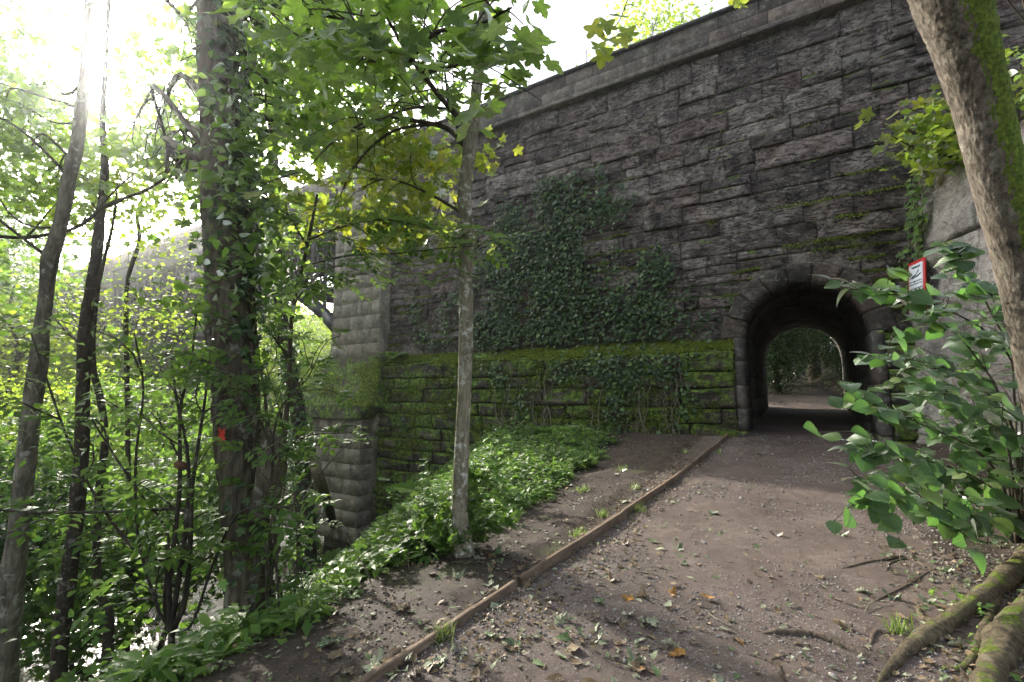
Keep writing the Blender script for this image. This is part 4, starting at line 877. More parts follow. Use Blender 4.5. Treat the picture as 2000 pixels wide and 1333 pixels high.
# --- left trunks
specs = [('A', [(8, 1400, 5.0, 60), (18, 1200, 5.0, 58), (40, 1000, 5.0, 50), (62, 800, 5.0, 46), (78, 680, 5.0, 40), (92, 560, 5.0, 36), (98, 510, 5.0, 40), (118, 440, 5.0, 36), (135, 350, 5.05, 32), (152, 270, 5.1, 28), (165, 150, 5.2, 26), (180, -100, 5.4, 22), (190, -400, 5.8, 18)], 'barkpale', 'leftmost pale lichened trunk with a burl, leaning right over the bank',
   [(ell(30, 190, 75, 110, 6.2, .9), 44, 11), (ell(70, 330, 130, 80, 6.4, .9), 44, 11), (ell(-120, 300, 150, 250, 6.5, 1.2), 40, 11), (ell(200, -350, 400, 180, 7, 2), 90, 11), (ell(60, 40, 40, 40, 6, .4), 3, 10)]),
 ('B', [(118, 1270, 6.2, 40), (135, 1120, 6.2, 38), (150, 1000, 6.2, 36), (160, 860, 6.2, 34), (163, 720, 6.2, 34), (172, 600, 6.2, 30), (188, 500, 6.2, 26), (196, 420, 6.2, 24), (205, 330, 6.3, 18), (200, 230, 6.4, 14), (210, 60, 6.6, 10), (225, -300, 7, 6)], 'barkdark', 'straight dark trunk second from the left on the river bank',
   [(ell(270, 330, 110, 80, 7.4, .9), 52, 11), (ell(330, 250, 70, 60, 7.4, .6), 24, 11), (ell(200, 420, 120, 40, 7.5, .8), 26, 10)]),
 ('C', [(212, 1230, 6.6, 26), (192, 1150, 6.6, 20), (190, 1000, 6.6, 20), (205, 860, 6.6, 18), (196, 780, 6.6, 16), (180, 700, 6.6, 16), (192, 560, 6.7, 10), (222, 430, 6.8, 6), (230, 330, 6.9, 3)], 'barkdark', 'thin crooked dark trunk third from the left with a curved foot',
   [(ell(250, 640, 110, 90, 8.0, .8), 40, 10), (ell(120, 620, 90, 70, 8.2, .8), 28, 10)]),
 ('D', [(255, 1150, 9, 14), (250, 900, 9, 12), (248, 720, 9, 12), (246, 620, 9, 11), (250, 545, 9, 10), (272, 470, 9, 10), (268, 420, 9, 9), (282, 380, 9, 8)], 'barkdark', 'very thin kinked stem rising behind the third trunk',
   [(ell(300, 480, 100, 80, 9.8, .8), 34, 10), (ell(320, 620, 90, 80, 9.6, .8), 34, 10)])]
for i, (nm, pts_, mt, lb, vols) in enumerate(specs):
    r = g_(20+i); P, Rr = trunk_from(pts_); t_ = thing('tree', P[0], lb, 'tree'); make_trunk(P, Rr, mt, t_, sides=28, n=160, amp=.15, freq=5, amp2=.1, freq2=24)
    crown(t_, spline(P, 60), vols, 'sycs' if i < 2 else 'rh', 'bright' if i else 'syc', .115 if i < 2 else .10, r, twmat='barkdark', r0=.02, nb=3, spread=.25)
A_limb = thing('bough', at_depth(0, 462, 5.4), 'long dark curved bough crossing the bright sky at far left', 'bough')
Q, tp = limb_px(A_limb, [(-80, 440, 5.4), (0, 462, 5.4), (70, 462, 5.4), (150, 445, 5.4), (210, 400, 5.3), (280, 375, 5.1), (330, 345, 4.9), (385, 332, 4.4), (425, 330, 4.1)], .022, .012, 'barkdark', twigs=8, tl=.5)
# ivy-clad leaning trunk behind the big tree
r = g_(31); gI = onground(600, 1050); dI = min(depth_of(gI), 9.0); P, Rr = trunk_from([(598, 1050, dI, 46), (592, 940, dI, 40), (588, 850, dI, 36), (570, 740, dI, 32), (552, 640, dI, 30), (540, 520, dI, 28), (535, 380, dI, 24), (530, 150, dI, 20)])
IT = thing('ivy_clad_tree', P[0], 'dark ivy-clad trunk just right of the big tree, beside the stone base', 'tree'); make_trunk(P, Rr, 'barkdark', IT, sides=14)
V_, F_ = tube(spline([onground(655, 1040), at_depth(632, 960, dI), at_depth(610, 900, dI), at_depth(592, 850, dI)], 20), np.linspace(.13, .06, 20), 10, .2, 5); mk('buttress_root', V_, F_, M['rootb'], IT, smooth=True)
o = trunk_ivy(IT, P, Rr, lambda z: .9+0*z, 1700, .10, r); crown(IT, spline(P, 50), [(ell(560, 350, 80, 100, 9, .8), 40, 10), (ell(575, 520, 50, 80, 8.5, .6), 20, 10), (ell(520, 650, 70, 90, 8, .6), 26, 10)], 'rh', 'green', .11, r)
# --- multi-stemmed elder shrub, lower left
r = g_(40); gE = onground(345, 1333); dE = 3.4; base = at_depth(345, 1300, dE); g0 = gp(base[0], base[1])
ES = thing('elder_shrub', g0, 'many-stemmed leafy shrub with cut stubs left of the big trunk', 'shrub')
b_ = [(345, 1420, dE), (335, 1250, dE)]
el = [b_+[(330, 1150, dE), (345, 1020, dE), (352, 930, dE), (352, 800, dE), (372, 720, dE), (385, 600, dE)], b_+[(345, 1160, dE), (362, 1040, dE), (368, 900, dE), (345, 780, dE), (335, 700, dE)],
 b_+[(360, 1180, dE), (372, 1060, dE), (375, 960, dE), (390, 850, dE), (403, 760, dE), (412, 640, dE)], b_+[(320, 1180, dE), (330, 1060, dE), (310, 1010, dE), (285, 980, dE), (230, 900, dE), (180, 820, dE)],
 b_+[(305, 1180, dE), (270, 1050, dE), (265, 900, dE), (280, 760, dE), (262, 650, dE)], [(368, 1000, dE), (330, 995, dE), (210, 1000, 3.3), (60, 1000, 3.2), (-30, 995, 3.1)],
 b_+[(375, 1220, dE), (420, 1090, dE), (470, 1000, 3.2), (560, 990, 3.1), (600, 970, 3.0)], [(330, 1100, dE), (250, 1060, dE), (150, 900, dE), (60, 650, dE)]]
tips = []
for i, lp in enumerate(el): Q, tp = limb_px(ES, lp, .024 if i < 3 else .013, .006, 'barkdark', 'stem', 7, r, .35); tips += tp+[(Q[k-2], Q[k]) for k in (14, 17, 20, 23)]
e_ = at_depth(345, 908, dE-.04); nE = -(F0); V_ = [e_]+[e_+.028*(RV*math.cos(t)*.75+ZV*math.sin(t)) for t in np.arange(10)/10*6.283]; V_ = np.array(V_); V2 = V_+F0*.12+ZV*-.03
mk('cut_stub', np.vstack([V_, V2]), [np.array([[0, 1+j, 1+(j+1) % 10] for j in range(10)]), np.array([[1+j, 12+j, 12+(j+1) % 10, 1+(j+1) % 10] for j in range(10)])], M['terra'], ES)
L_, Fr_, S_ = [], [], []
for a, b in tips:
    for s_ in (-1, 1):
        d_ = b-a; d_ /= np.linalg.norm(d_)+1e-9; sd = np.cross(d_, ZV+.01); dv = d_*.5+sd*s_*.8-ZV*.15+r.normal(size=3)*.3; nr = ZV*.9+r.normal(size=3)*.35-F0*.2; L_.append(b); Fr_.append(frames(nr[None], dv[None])[0]); S_.append(r.uniform(.16, .26))
leaf_objs(['ash'], 'green', L_, Fr_, S_, ES)
crown(ES, None, [(ell(300, 780, 160, 90, 4.2, .5), 26, 6), (ell(330, 620, 110, 80, 4.4, .4), 14, 6), (ell(250, 1180, 150, 90, 4.0, .5), 26, 8), (ell(100, 780, 110, 120, 4.6, .6), 14, 6)], 'ov', 'green', .085, r, spread=.2)
# leafy shoots in front and to the right of the big trunk
r = g_(41); gS = onground(560, 1300); SH = thing('leafy_shoots', gS, 'green leafy shoots hugging the right side of the big trunk', 'shrub'); tips = []
for lp in ([(560, 1300, 3.4), (540, 1100, 3.3), (560, 900, 3.3), (545, 800, 3.3), (520, 720, 3.3)], [(555, 1310, 3.4), (580, 1100, 3.4), (570, 900, 3.5)], [(550, 1300, 3.4), (520, 1150, 3.2), (540, 960, 3.2), (580, 860, 3.3), (690, 845, 3.5)], [(530, 1000, 3.3), (540, 820, 3.2), (600, 740, 3.3), (620, 700, 3.3)], [(540, 900, 3.3), (480, 760, 3.2), (430, 720, 3.2)], [(560, 1300, 3.3), (500, 1220, 3.2), (480, 1300, 3.1)], [(560, 1300, 3.4), (590, 1180, 3.4), (580, 1040, 3.4)]):
    Q, tp = limb_px(SH, lp, .008, .003, 'twig', 'stem', 10, r, .25); tips += tp+[(Q[k-2], Q[k]) for k in (12, 16, 20, 23)]
L_, Fr_, S_ = [], [], []
for a, b in tips:
    for s_ in (-1, 1):
        d_ = b-a; d_ /= np.linalg.norm(d_)+1e-9; sd = np.cross(d_, ZV+.01); dv = d_*.5+sd*s_*.8-ZV*.15+r.normal(size=3)*.3; nr = ZV*.9+r.normal(size=3)*.35-F0*.25; L_.append(b); Fr_.append(frames(nr[None], dv[None])[0]); S_.append(r.uniform(.12, .2))
leaf_objs(['ash'], 'green', L_, Fr_, S_, SH)
# --- yellow maple bush on top of the wing wall, hanging strands of ivy
r = g_(45); x_, y_ = wxy(.8, 5.8); MB = thing('maple_bush', (x_, y_, 5.9), 'sunlit yellow-green maple bush on top of the pale wing wall', 'bush')
L_, Fr_, S_ = [], [], []
for lp in ([(1990, 330, 7.7), (1900, 300, 8.0), (1820, 270, 8.3), (1770, 255, 8.5)], [(1990, 330, 7.7), (1880, 270, 8.1), (1820, 230, 8.3), (1780, 215, 8.4)], [(1990, 330, 7.7), (1880, 310, 8.0), (1800, 295, 8.3), (1740, 265, 8.5)], [(2000, 330, 7.6), (1985, 200, 7.7), (1970, 130, 7.8)], [(1990, 330, 7.7), (1870, 240, 8.1), (1840, 190, 8.2)]):
    Q, tp = limb_px(MB, lp, .03, .008, 'twig', 'branch', 6, r, .6)
    for k in range(26):
        q = Q[int(r.integers(6, 24))]+r.normal(size=3)*.28*np.array([1, 1, .7]); L_.append(q); Fr_.append(frames((ZV*.6-F0*.4+r.normal(size=3)*.4)[None], np.array([*r.normal(size=2), -.5])[None])[0]); S_.append(r.uniform(.15, .26))
leaf_objs(['syc'], 'sycy', L_, Fr_, S_, MB)
crown(MB, None, [(ell(1850, 255, 90, 40, 8.1, .3), 40, 9), (ell(1890, 300, 100, 18, 7.9, .3), 24, 10), (ell(2040, 190, 100, 110, 7.5, .5), 40, 10)], 'rh', 'bright', .17, r, spread=.22)
HI = thing('ivy', (2.0, 11.4, 3), 'thin ivy strands hanging down the corner of the wing wall above the sign', 'ivy')
pos = []
for k in range(5):
    s0 = r.uniform(0, .5); zt = r.uniform(4.8, 6.0); zb = r.uniform(2.6, 4); n_ = 16; Q = np.array([[*wxy(s0+.05*math.sin(i*.6+k), z_), z_] for i, z_ in enumerate(np.linspace(zt, zb, n_))])-np.array([.1, .03, 0]); V_, F_ = tube(Q, .008, 4); mk('stem', V_, F_, M['vinestem'], HI); pos.append(np.repeat(Q, 3, 0)+r.normal(size=(n_*3, 3))*.06)
pos = np.concatenate(pos); k_ = len(pos); cloud('leaves', T['ivy'], pos, frames(np.array([-.8, -.5, .4])+r.normal(size=(k_, 3))*.3, np.array([0, 0, -1.])+r.normal(size=(k_, 3))*.5), r.uniform(.08, .16, k_), M['herb'], HI)
# --- overhanging spray of pale leaves from above, in front of the parapet
r = g_(46); OT = thing('sycamore_bough', at_depth(1220, -40, 3.0), 'small spray of yellow-green sycamore leaves hanging before the parapet', 'bough')
L_, Fr_, S_ = [], [], []
Q, tp = limb_px(OT, [(1290, -160, 3.2), (1240, -40, 3.1), (1210, 40, 3.05), (1180, 70, 3.0)], .006, .002, twigs=3, rng=r, tl=.15); Q2, _ = limb_px(OT, [(1290, -160, 3.2), (1400, -60, 3.1), (1440, 5, 3.1)], .006, .002, rng=r)
for (a, b) in [(1155, 68), (1185, 60), (1168, 105), (1190, 95), (1180, 120), (1205, 50), (1210, 95), (1225, 75), (1430, 8), (1445, 15)]: L_.append(at_depth(a, b-18, 3.0+r.normal()*.05)); Fr_.append(frames((ZV*.35-F0+r.normal(size=3)*.3)[None], np.array([*r.normal(size=2)*.5, -1])[None])[0]); S_.append(r.uniform(.11, .15))
leaf_objs(['syc'], 'sycy', L_, Fr_, S_, OT)
# ------------------------------------------------------------------ trees further off
def far_tree(x, y, h, cr, mats, nl, ls, label, group, seed, tpl='rh', low=.25, mat='barkdark', name='tree', lean=0., trunk_r=None, per=16):
    rg = g_(seed); z0 = float(terr(x, y)); t_ = thing(name, (x, y, z0), label, 'tree', group); n_ = 7
    P = np.array([[x+lean*q+.25*rg.normal()*q, y+.25*rg.normal()*q, z0-.3+h*.9*q] for q in np.linspace(0, 1, n_)]); tr = trunk_r or h*.014
    V_, F_ = tube(spline(P, 16), np.linspace(tr*1.3, tr*.25, 16), 8, .1, 2); mk('trunk', V_, F_, M[mat], t_, smooth=True)
    c0 = np.array([x+lean*.7, y, z0+h*(low+(1-low)*.5)]); nc = nl//per; E_ = (c0, cr, h*(1-low)*.52, cr); cc = sample_ell(E_, nc, rg, .6)
    cc = cc[fbm(cc*.45+seed, 2) > -.45]
    tg = sample_ell((c0, cr*.6, h*(1-low)*.36, cr*.6), 6, rg); branches(spline(P, 30), tg, tr*.4, mat, t_, rg, 5, [cc[np.argsort(np.linalg.norm(cc-q, axis=1))[:5]] for q in tg])
    p_ = clusters(cc, per, ls*2.6, rg); cloud('crown', T[tpl], p_, leaves_frames(len(p_), .7, .4, rg), rg.uniform(ls*.6, ls*1.3, len(p_)), M[mats], t_)
sd = 100
for i, (x, y, h, cr, mt, nl) in enumerate([(-37, -8, 15, 5, 'bright', 5200), (-39, 0, 13, 5, 'bright', 5200), (-36, 7, 12, 4.5, 'bright', 5200), (-44, 4, 17, 6, 'green', 4200), (-50, -6, 18, 6, 'green', 4200), (-36.5, 11, 9, 3.4, 'bright', 4200), (-52, 9.5, 12, 4, 'green', 3600), (-60, 0, 18, 7, 'green', 3600), (-40, -16, 16, 6, 'bright', 4200), (-62, -18, 19, 8, 'green', 3600)]):
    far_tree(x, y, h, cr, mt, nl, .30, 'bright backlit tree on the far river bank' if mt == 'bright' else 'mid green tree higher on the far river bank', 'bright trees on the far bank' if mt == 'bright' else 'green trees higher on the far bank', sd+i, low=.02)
for i, (x, y, h, cr, mt) in enumerate([(-38, 24, 9, 4, 'bright'), (-34, 31, 10, 4.5, 'bright'), (-28, 27, 10, 4, 'bright'), (-42, 36, 14, 6, 'bright'), (-30, 42, 14, 6, 'green'), (-22, 34, 12, 5, 'bright'), (-50, 48, 18, 8, 'green'), (-21, 25, 9, 3, 'green')]):
    far_tree(x, y, h, cr, mt, 4200, .30, 'leafy tree seen under the iron span, beyond the viaduct', 'trees seen under the iron span', 130+i, low=.02)
rT = g_(99); fb = [o for o in C.objects if o.get('label') == 'leafy tree seen under the iron span, beyond the viaduct']
def copy_tree(o, parent=None):
    c = o.copy(); C.objects.link(c); c.parent = parent
    for ch in list(o.children): copy_tree(ch, c)
    return c
for i, (x, y) in enumerate([(-46, 26), (-40, 30), (-52, 32), (-36, 38), (-48, 42), (-30, 50), (-40, 52), (-24, 46), (-58, 40), (-34, 62), (-50, 60), (-26, 60), (-60, 52), (-44, 70), (-32, 76), (-64, 66), (-22, 54), (-54, 78)]):
    c_ = copy_tree(fb[i % len(fb)]); c_.location = (x, y, float(terr(x, y))); c_.rotation_euler = (0, 0, rT.uniform(0, 6.28)); q_ = rT.uniform(.9, 1.3); c_.scale = (q_, q_, q_)
fb2 = [o for o in C.objects if o.get('group') == 'green trees higher on the far bank']
for i, (x, y) in enumerate([(-70, -12), (-72, 6), (-66, -30), (-78, -2), (-56, -14), (-68, 12), (-82, 14), (-55, 4)]):
    c_ = copy_tree(fb2[i % len(fb2)]); c_.location = (x, y, float(terr(x, y))); c_.rotation_euler = (0, 0, rT.uniform(0, 6.28))
# bank trees between the camera and the river
for i, (px_, d_, h, cr, mt, lb) in enumerate([(60, 11, 5.5, 2.0, 'green', 'low fresh green bush-like tree behind the leftmost trunk'), (300, 12.5, 6.5, 2.3, 'green', 'broad leafy tree between the thin stems and the river'), (220, 9, 3.4, 1.5, 'green', 'small slender sapling behind the second trunk'), (350, 9.5, 4.8, 1.5, 'green', 'green leafy sapling just left of the big trunk'), (465, 12, 6.2, 1.3, 'green', 'leafy tree behind the big trunk near the stone base'), (120, 14.5, 7.0, 2.4, 'bright', 'taller bright tree at the water edge behind the leftmost trunks'), (-60, 8.5, 5, 1.8, 'dark', 'leafy sapling at the left edge of the view')]):
    q = at_depth(px_, 900, d_); far_tree(q[0], q[1], h, cr, mt, 3600, .12, lb, None, 150+i, tpl='sycs', low=.38, trunk_r=.06, per=12)
# above the parapet, and woodland beyond the tunnel
q = at_y(1250, 60, 23); far_tree(q[0]+.6, 23.5, float(q[2])+1.2, 2.5, 'bright', 4200, .24, 'pale sunlit tree rising above the parapet', None, 170, low=.62)
q = at_y(1150, 130, 26); far_tree(q[0], 27, float(q[2])+.2, 2.2, 'bright', 2400, .26, 'lower hazy tree showing over the parapet left of the taller one', None, 171, low=.6)
def beyond(px_, y_): q = at_y(px_, 700, y_); return q[0]
far_tree(beyond(1518, 26), 26, 7.5, 1.15, 'dark', 14000, .13, 'dark evergreen tree left of the path beyond the tunnel', None, 180, low=.0)
far_tree(beyond(1515, 31), 31, 9, 2.2, 'dark', 16000, .15, 'tall dark evergreen further left beyond the tunnel', None, 181, low=.0)
far_tree(beyond(1588, 33), 33, 13, 1.8, 'green', 2600, .16, 'pale straight trunk framed in the far tunnel opening', None, 182, low=.45, mat='barkpale', trunk_r=.30)
far_tree(beyond(1612, 36), 36, 13, 2.2, 'bright', 2600, .2, 'second thinner pale trunk behind the first beyond the tunnel', None, 183, low=.5, mat='barkpale', trunk_r=.2)
far_tree(beyond(1652, 28), 28, 4.0, 1.1, 'dark', 14000, .09, 'rounded green yew bush right of the path beyond the tunnel', None, 184, low=.0)
far_tree(beyond(1680, 31), 31, 8, 2.6, 'dark', 15000, .14, 'broad evergreen at the right beyond the tunnel', None, 185, low=.0)
def copy_tree(o, parent=None):
    c = o.copy(); C.objects.link(c); c.parent = parent
    for ch in list(o.children): copy_tree(ch, c)
    return c
WG = 'woodland trees beyond the tunnel'; WL = 'dark woodland tree closing the view beyond the tunnel'
protos = []
for i, (x, y, h, cr, mt, nl) in enumerate([(-2.5, 46, 11, 3.0, 'green', 15000), (6, 44, 12, 3.2, 'dark', 15000), (-9, 50, 14, 4.0, 'green', 9000)]):
    far_tree(x, y, h, cr, mt, nl, .17, WL, WG, 190+i, low=.0); protos.append([o for o in C.objects if o.get('label') == WL][-1])
for i, (x, y) in enumerate([(-14, 42), (-9, 36), (-6.5, 30), (-10, 27), (-4, 54), (2, 52), (8, 52), (11, 44), (8, 36), (6.5, 29), (12, 30), (-14, 56), (-9, 60), (-3, 62), (4, 62), (11, 60), (-20, 50), (-19, 62), (-6, 38), (-7.5, 43), (-5.0, 48), (-1.0, 50), (.5, 47), (-11, 46), (-6.5, 57), (-.5, 57)]):
    c_ = copy_tree(protos[i % 3 if y > 45 else i % 2]); c_.location = (x, y, float(terr(x, y))); c_.rotation_euler = (0, 0, r.uniform(0, 6.28)); q_ = r.uniform(.95, 1.25); c_.scale = (q_, q_, q_)
# tall trees added beyond the frame to block sun from path and bank
for i, (x, y, h, cr) in enumerate([(-11, -1, 14, 4.0), (-17, 1.5, 15, 3.6), (-8.5, -6, 15, 4.5), (3.5, -4, 12, 4)]):
    far_tree(x, y, h, cr, 'green', 3600, .17, ['added shade tree out of view left of the frame on the bank', 'added shade tree at the water edge left of the frame', 'added unseen shade tree behind the camera on the river side', 'unseen tall broadleaf tree behind the camera on the uphill side'][i], 'added trees out of view on the near bank', 220+i, low=.45, tpl='sycs')
# ------------------------------------------------------------------ ivy on the viaduct wall
r = g_(50); IV = thing('ivy', (-5.5, 11.8, .4), 'broad curtain of dark ivy climbing the middle of the viaduct wall', 'ivy')
def ivy_density(x, z):
    q = np.stack([x, np.full_like(x, 11.85), z], 1)-EYE; d = q@FV; px_ = 1000+FOC*(q@RV)/d; py_ = 666.5-FOC*(q@UV_)/d
    e = 0
    for cx_, cy_, a_, b_, w in [(1065, 400, 45, 60, 1.0), (1000, 430, 70, 55, .75), (1075, 500, 130, 95, 1.2), (1010, 560, 110, 120, 1.0), (1130, 600, 130, 90, 1.1), (1290, 510, 38, 50, .8), (1250, 600, 90, 60, .6), (1050, 650, 190, 50, 1.0), (1180, 660, 160, 45, .9), (1150, 720, 210, 45, .6), (1040, 740, 130, 50, .5), (870, 640, 60, 60, .35), (1370, 600, 25, 60, .35)]:
        e = np.maximum(e, w*np.exp(-.8*(((px_-cx_)/a_)**2+((py_-cy_)/b_)**2)))
    return e
n_ = 60000; x = r.uniform(-11.5, -1.2, n_); z = r.uniform(.2, 7.8, n_); e = ivy_density(x, z); nz = fbm(np.stack([x*1.3, 0*x, z*.9], 1), 4)+.45*vnoise(np.stack([x*4.5, 0*x+5, z*.7], 1))
kp = r.random(n_) < np.clip(e*1.9+nz*1.15-.66, 0, 1)*.55*np.where((z > 2.38) & (z < 2.85), .25, np.where(z < 2.4, .75, 1)); x, z = x[kp], z[kp]; k_ = len(x); print('ivy', k_)
yb = np.where(z < 2.42, PY-.08, np.where(z < 2.78, PY+.0+.34*(z-2.42)/.34-.08, 11.86)); pos = np.stack([x, yb-np.abs(r.normal(size=k_))*.06, z], 1)
cloud('leaves', T['ivy'], pos, frames(np.array([0, -1, .55])+r.normal(size=(k_, 3))*.38, np.array([0, -.2, -1.])+r.normal(size=(k_, 3))*np.array([.7, .2, .3])), np.where(r.random(k_) < .2, 1.35, 1)*r.uniform(.045, .12, k_), M['ivy'], IV)
for k in range(34):
    px_ = r.choice([r.uniform(960, 1100), r.uniform(1060, 1260), r.uniform(1240, 1340)]); q = at_y(px_, 820, PY-.08); zt = r.uniform(1.3, 2.5); z0 = float(terr(q[0], PY-.1))-.05; n_ = 12; zz = np.linspace(z0, zt, n_); xx = q[0]+np.cumsum(r.normal(size=n_)*.05)+(zz-z0)*r.normal()*.12
    V_, F_ = tube(np.stack([xx, PY-.09-.03*np.abs(r.normal(size=n_)), zz], 1), np.linspace(.013, .005, n_)*r.uniform(.6, 1.3), 5); mk('stem', V_, F_, M['vinestem'], IV, smooth=True)
for k in range(26):
    x0_ = r.uniform(-8.4, -3.2); zt = r.uniform(4.2, 7.0)-.35*abs(x0_+6.5); n_ = 16; zz = np.linspace(2.75, zt, n_); V_, F_ = tube(np.stack([x0_+np.cumsum(r.normal(size=n_)*.06), 11.88-.02*r.random(n_), zz], 1), np.linspace(.014, .004, n_), 5); mk('stem', V_, F_, M['twig'], IV, smooth=True)
# moss: short tufts on ledges, joints and the top of the plinth
def tufts(name, pos, nrm, size, rng, mat='moss', label=None, parent=None):
    k = len(pos); d = rng.normal(size=(k, 3)); d[:, 2] = d[:, 2]*.4; nn = np.cross(nrm+rng.normal(size=(k, 3))*.3, d); V_ = np.array([[-.22, 0, 0], [.22, 0, 0], [0, 1, .25]]); F_ = np.array([[0, 1, 2]])
    dirs = nrm+rng.normal(size=(k, 3))*.45; o = cloud(name, (V_, F_, V_[:, :2]), pos, frames(nn, dirs), rng.uniform(size*.5, size*1.3, k), M[mat], parent); return o
r = g_(51); mp, mn_ = [], []
n_ = 70000; x = r.uniform(-12.8, PX1, n_); t = r.random(n_); kp = fbm(np.stack([x*1.6, t*2, 0*x], 1), 3) > -.35-.0*x; x, t = x[kp], t[kp]; mp.append(np.stack([x, PY-.06+.34*t, 2.41+.33*t], 1)); mn_.append(np.tile([0, -.5, .8], (len(x), 1)))
for s in stones+[]:
    if s[3] < 8.2 and s[0] < 2:
        w = 1.0*float(smooth(8.5, 3.0, s[3])); L = s[1]-s[0]; k = int(L*420*w)
        x = r.uniform(s[0], s[1], k); kp = fbm(np.stack([x*.7, np.full(k, s[3]*1.3), 0*x], 1), 4) > .52-.38*w; x = x[kp]; q_ = p3(x*1.5, 0*x+3, np.full(len(x), s[3])*2.6); mp.append(np.stack([x, 11.985-r.random(len(x))*.075, s[3]+.028*.8*fbm(q_, 3)-np.abs(r.normal(size=len(x)))*.05*(.5+fbm(p3(x*3, 0*x, s[3]), 2))], 1)); mn_.append(np.tile([0, -.6, .6], (len(x), 1)))
n_ = 60000; x = r.uniform(-12.8, PX1, n_); z = r.uniform(-2.5, 2.4, n_); f_ = fbm(np.stack([x*1.1, 0*x, z*2.6], 1), 4); kp = (f_ > .12); x, z = x[kp], z[kp]; mp.append(np.stack([x, np.full(len(x), PY-.06)-r.random(len(x))*.04, z], 1)); mn_.append(np.tile([0, -.8, -.25], (len(x), 1)))
n_ = 9000; x = r.uniform(-16.6, -12.3, n_); t = r.random(n_); kp = fbm(np.stack([x*1.2, t*3, 0*x], 1), 3)-t*.5 > .1-.5*(x+16.6)/4.3; x, t = x[kp], t[kp]; mp.append(np.stack([x, 10.93+.5*t, .98+1.72*t], 1)); mn_.append(np.tile([0, -.7, .5], (len(x), 1)))
mp = np.concatenate(mp); mn_ = np.concatenate(mn_); print('moss', len(mp)); mo = tufts('moss', mp, mn_, .055, r, parent=None); tag(mo, 'bright green moss on the sloping ledge and stone joints of the viaduct', 'moss', kind='stuff')
# ------------------------------------------------------------------ ground cover
def scatter(n, x0, x1, y0, y1, dens, rng):
    x = rng.uniform(x0, x1, n); y = rng.uniform(y0, y1, n); kp = rng.random(n) < dens(x, y); return x[kp], y[kp]
def pxpy(x, y, z):
    q = np.stack([x, y, z], 1)-EYE; d = q@FV; return 1000+FOC*(q@RV)/d, 666.5-FOC*(q@UV_)/d, d
r = g_(60)
def xedge(y): return -2.1-.05*y-.55*smooth(2.0, 6, y)
# undergrowth plants (low leafy stems) on the bank left of the path
def d1(x, y):
    e = -2.62-.16*np.clip(y-3.6, 0, 9)+.22*fbm(p3(x*0, y*1.6, 8), 2); g = smooth(0, .3, e-x); return g*np.clip(.55+fbm(p3(x*1.1, y*1.1), 3)*1.0, .32, 1)*smooth(11.6, 10.5, y+.0*x)
x, y = scatter(10500, -9.5, -2.4, 1.0, 11.6, d1, r); z = terr(x, y); k_ = len(x); hs = r.uniform(.05, .30, k_)*np.clip(1-(x+2.8)*-.0, .5, 1)*(.6+.5*smooth(.0, .9, -2.7-.16*np.clip(y-3.6, 0, 9)-x))
pp, nn_, dd_, ss = [], [], [], []
for lv in range(5):
    for s_ in range(4):
        a_ = r.uniform(0, 6.28, k_); h_ = hs*(lv+1)/5; rr_ = .04+.05*r.random(k_); pp.append(np.stack([x+np.cos(a_)*rr_, y+np.sin(a_)*rr_, z+h_], 1)); dd_.append(np.stack([np.cos(a_), np.sin(a_), -.15+0*a_], 1)); nn_.append(np.stack([-.2*np.cos(a_), -.2*np.sin(a_), 1+0*a_], 1)+r.normal(size=(k_, 3))*.3); ss.append(r.uniform(.05, .12, k_))
pos = np.concatenate(pp); FA_ = frames(np.concatenate(nn_), np.concatenate(dd_)); SA_ = np.concatenate(ss); sel = np.tile(np.clip((fbm(p3(x*1.2, y*1.2, 31), 3)+.5+.15*r.normal(size=k_))*3, 0, 2.99).astype(int), 20)
for j_, (tp_, mt_, q_, lb_) in enumerate([('lance', 'herb', 1.35, 'narrow-leaved low plants on the bank left of the path'), ('ovs', 'herb', 1.0, 'dense small-leaved undergrowth on the bank left of the path'), ('sycs', 'green', 1.1, 'lobed-leaved low plants on the bank left of the path')]):
    s1 = sel == j_; o = cloud('undergrowth', T[tp_], pos[s1], FA_[s1], SA_[s1]*q_, M[mt_]); tag(o, lb_, 'undergrowth'); print('herb', len(pos))
# ivy carpet near the wall foot
def d2(x, y): return smooth(.0, .8, -2.75-.05*y-x)*smooth(4.2, 6.0, y)*np.clip(.5+fbm(p3(x*1.3+5, y*1.3), 3)*1.1, 0, 1)
x, y = scatter(16000, -9, -2.4, 4.5, 11.6, d2, r); k_ = len(x); pos = np.stack([x, y, terr(x, y)+r.uniform(.01, .10, k_)], 1); o = cloud('ground_ivy', T['ivy'], pos, frames(ZV+r.normal(size=(k_, 3))*.35, np.stack([r.normal(size=k_), r.normal(size=k_), 0*x], 1)), r.uniform(.05, .10, k_), M['ivy']); tag(o, 'low carpet of ivy on the ground along the foot of the viaduct wall', 'ivy')
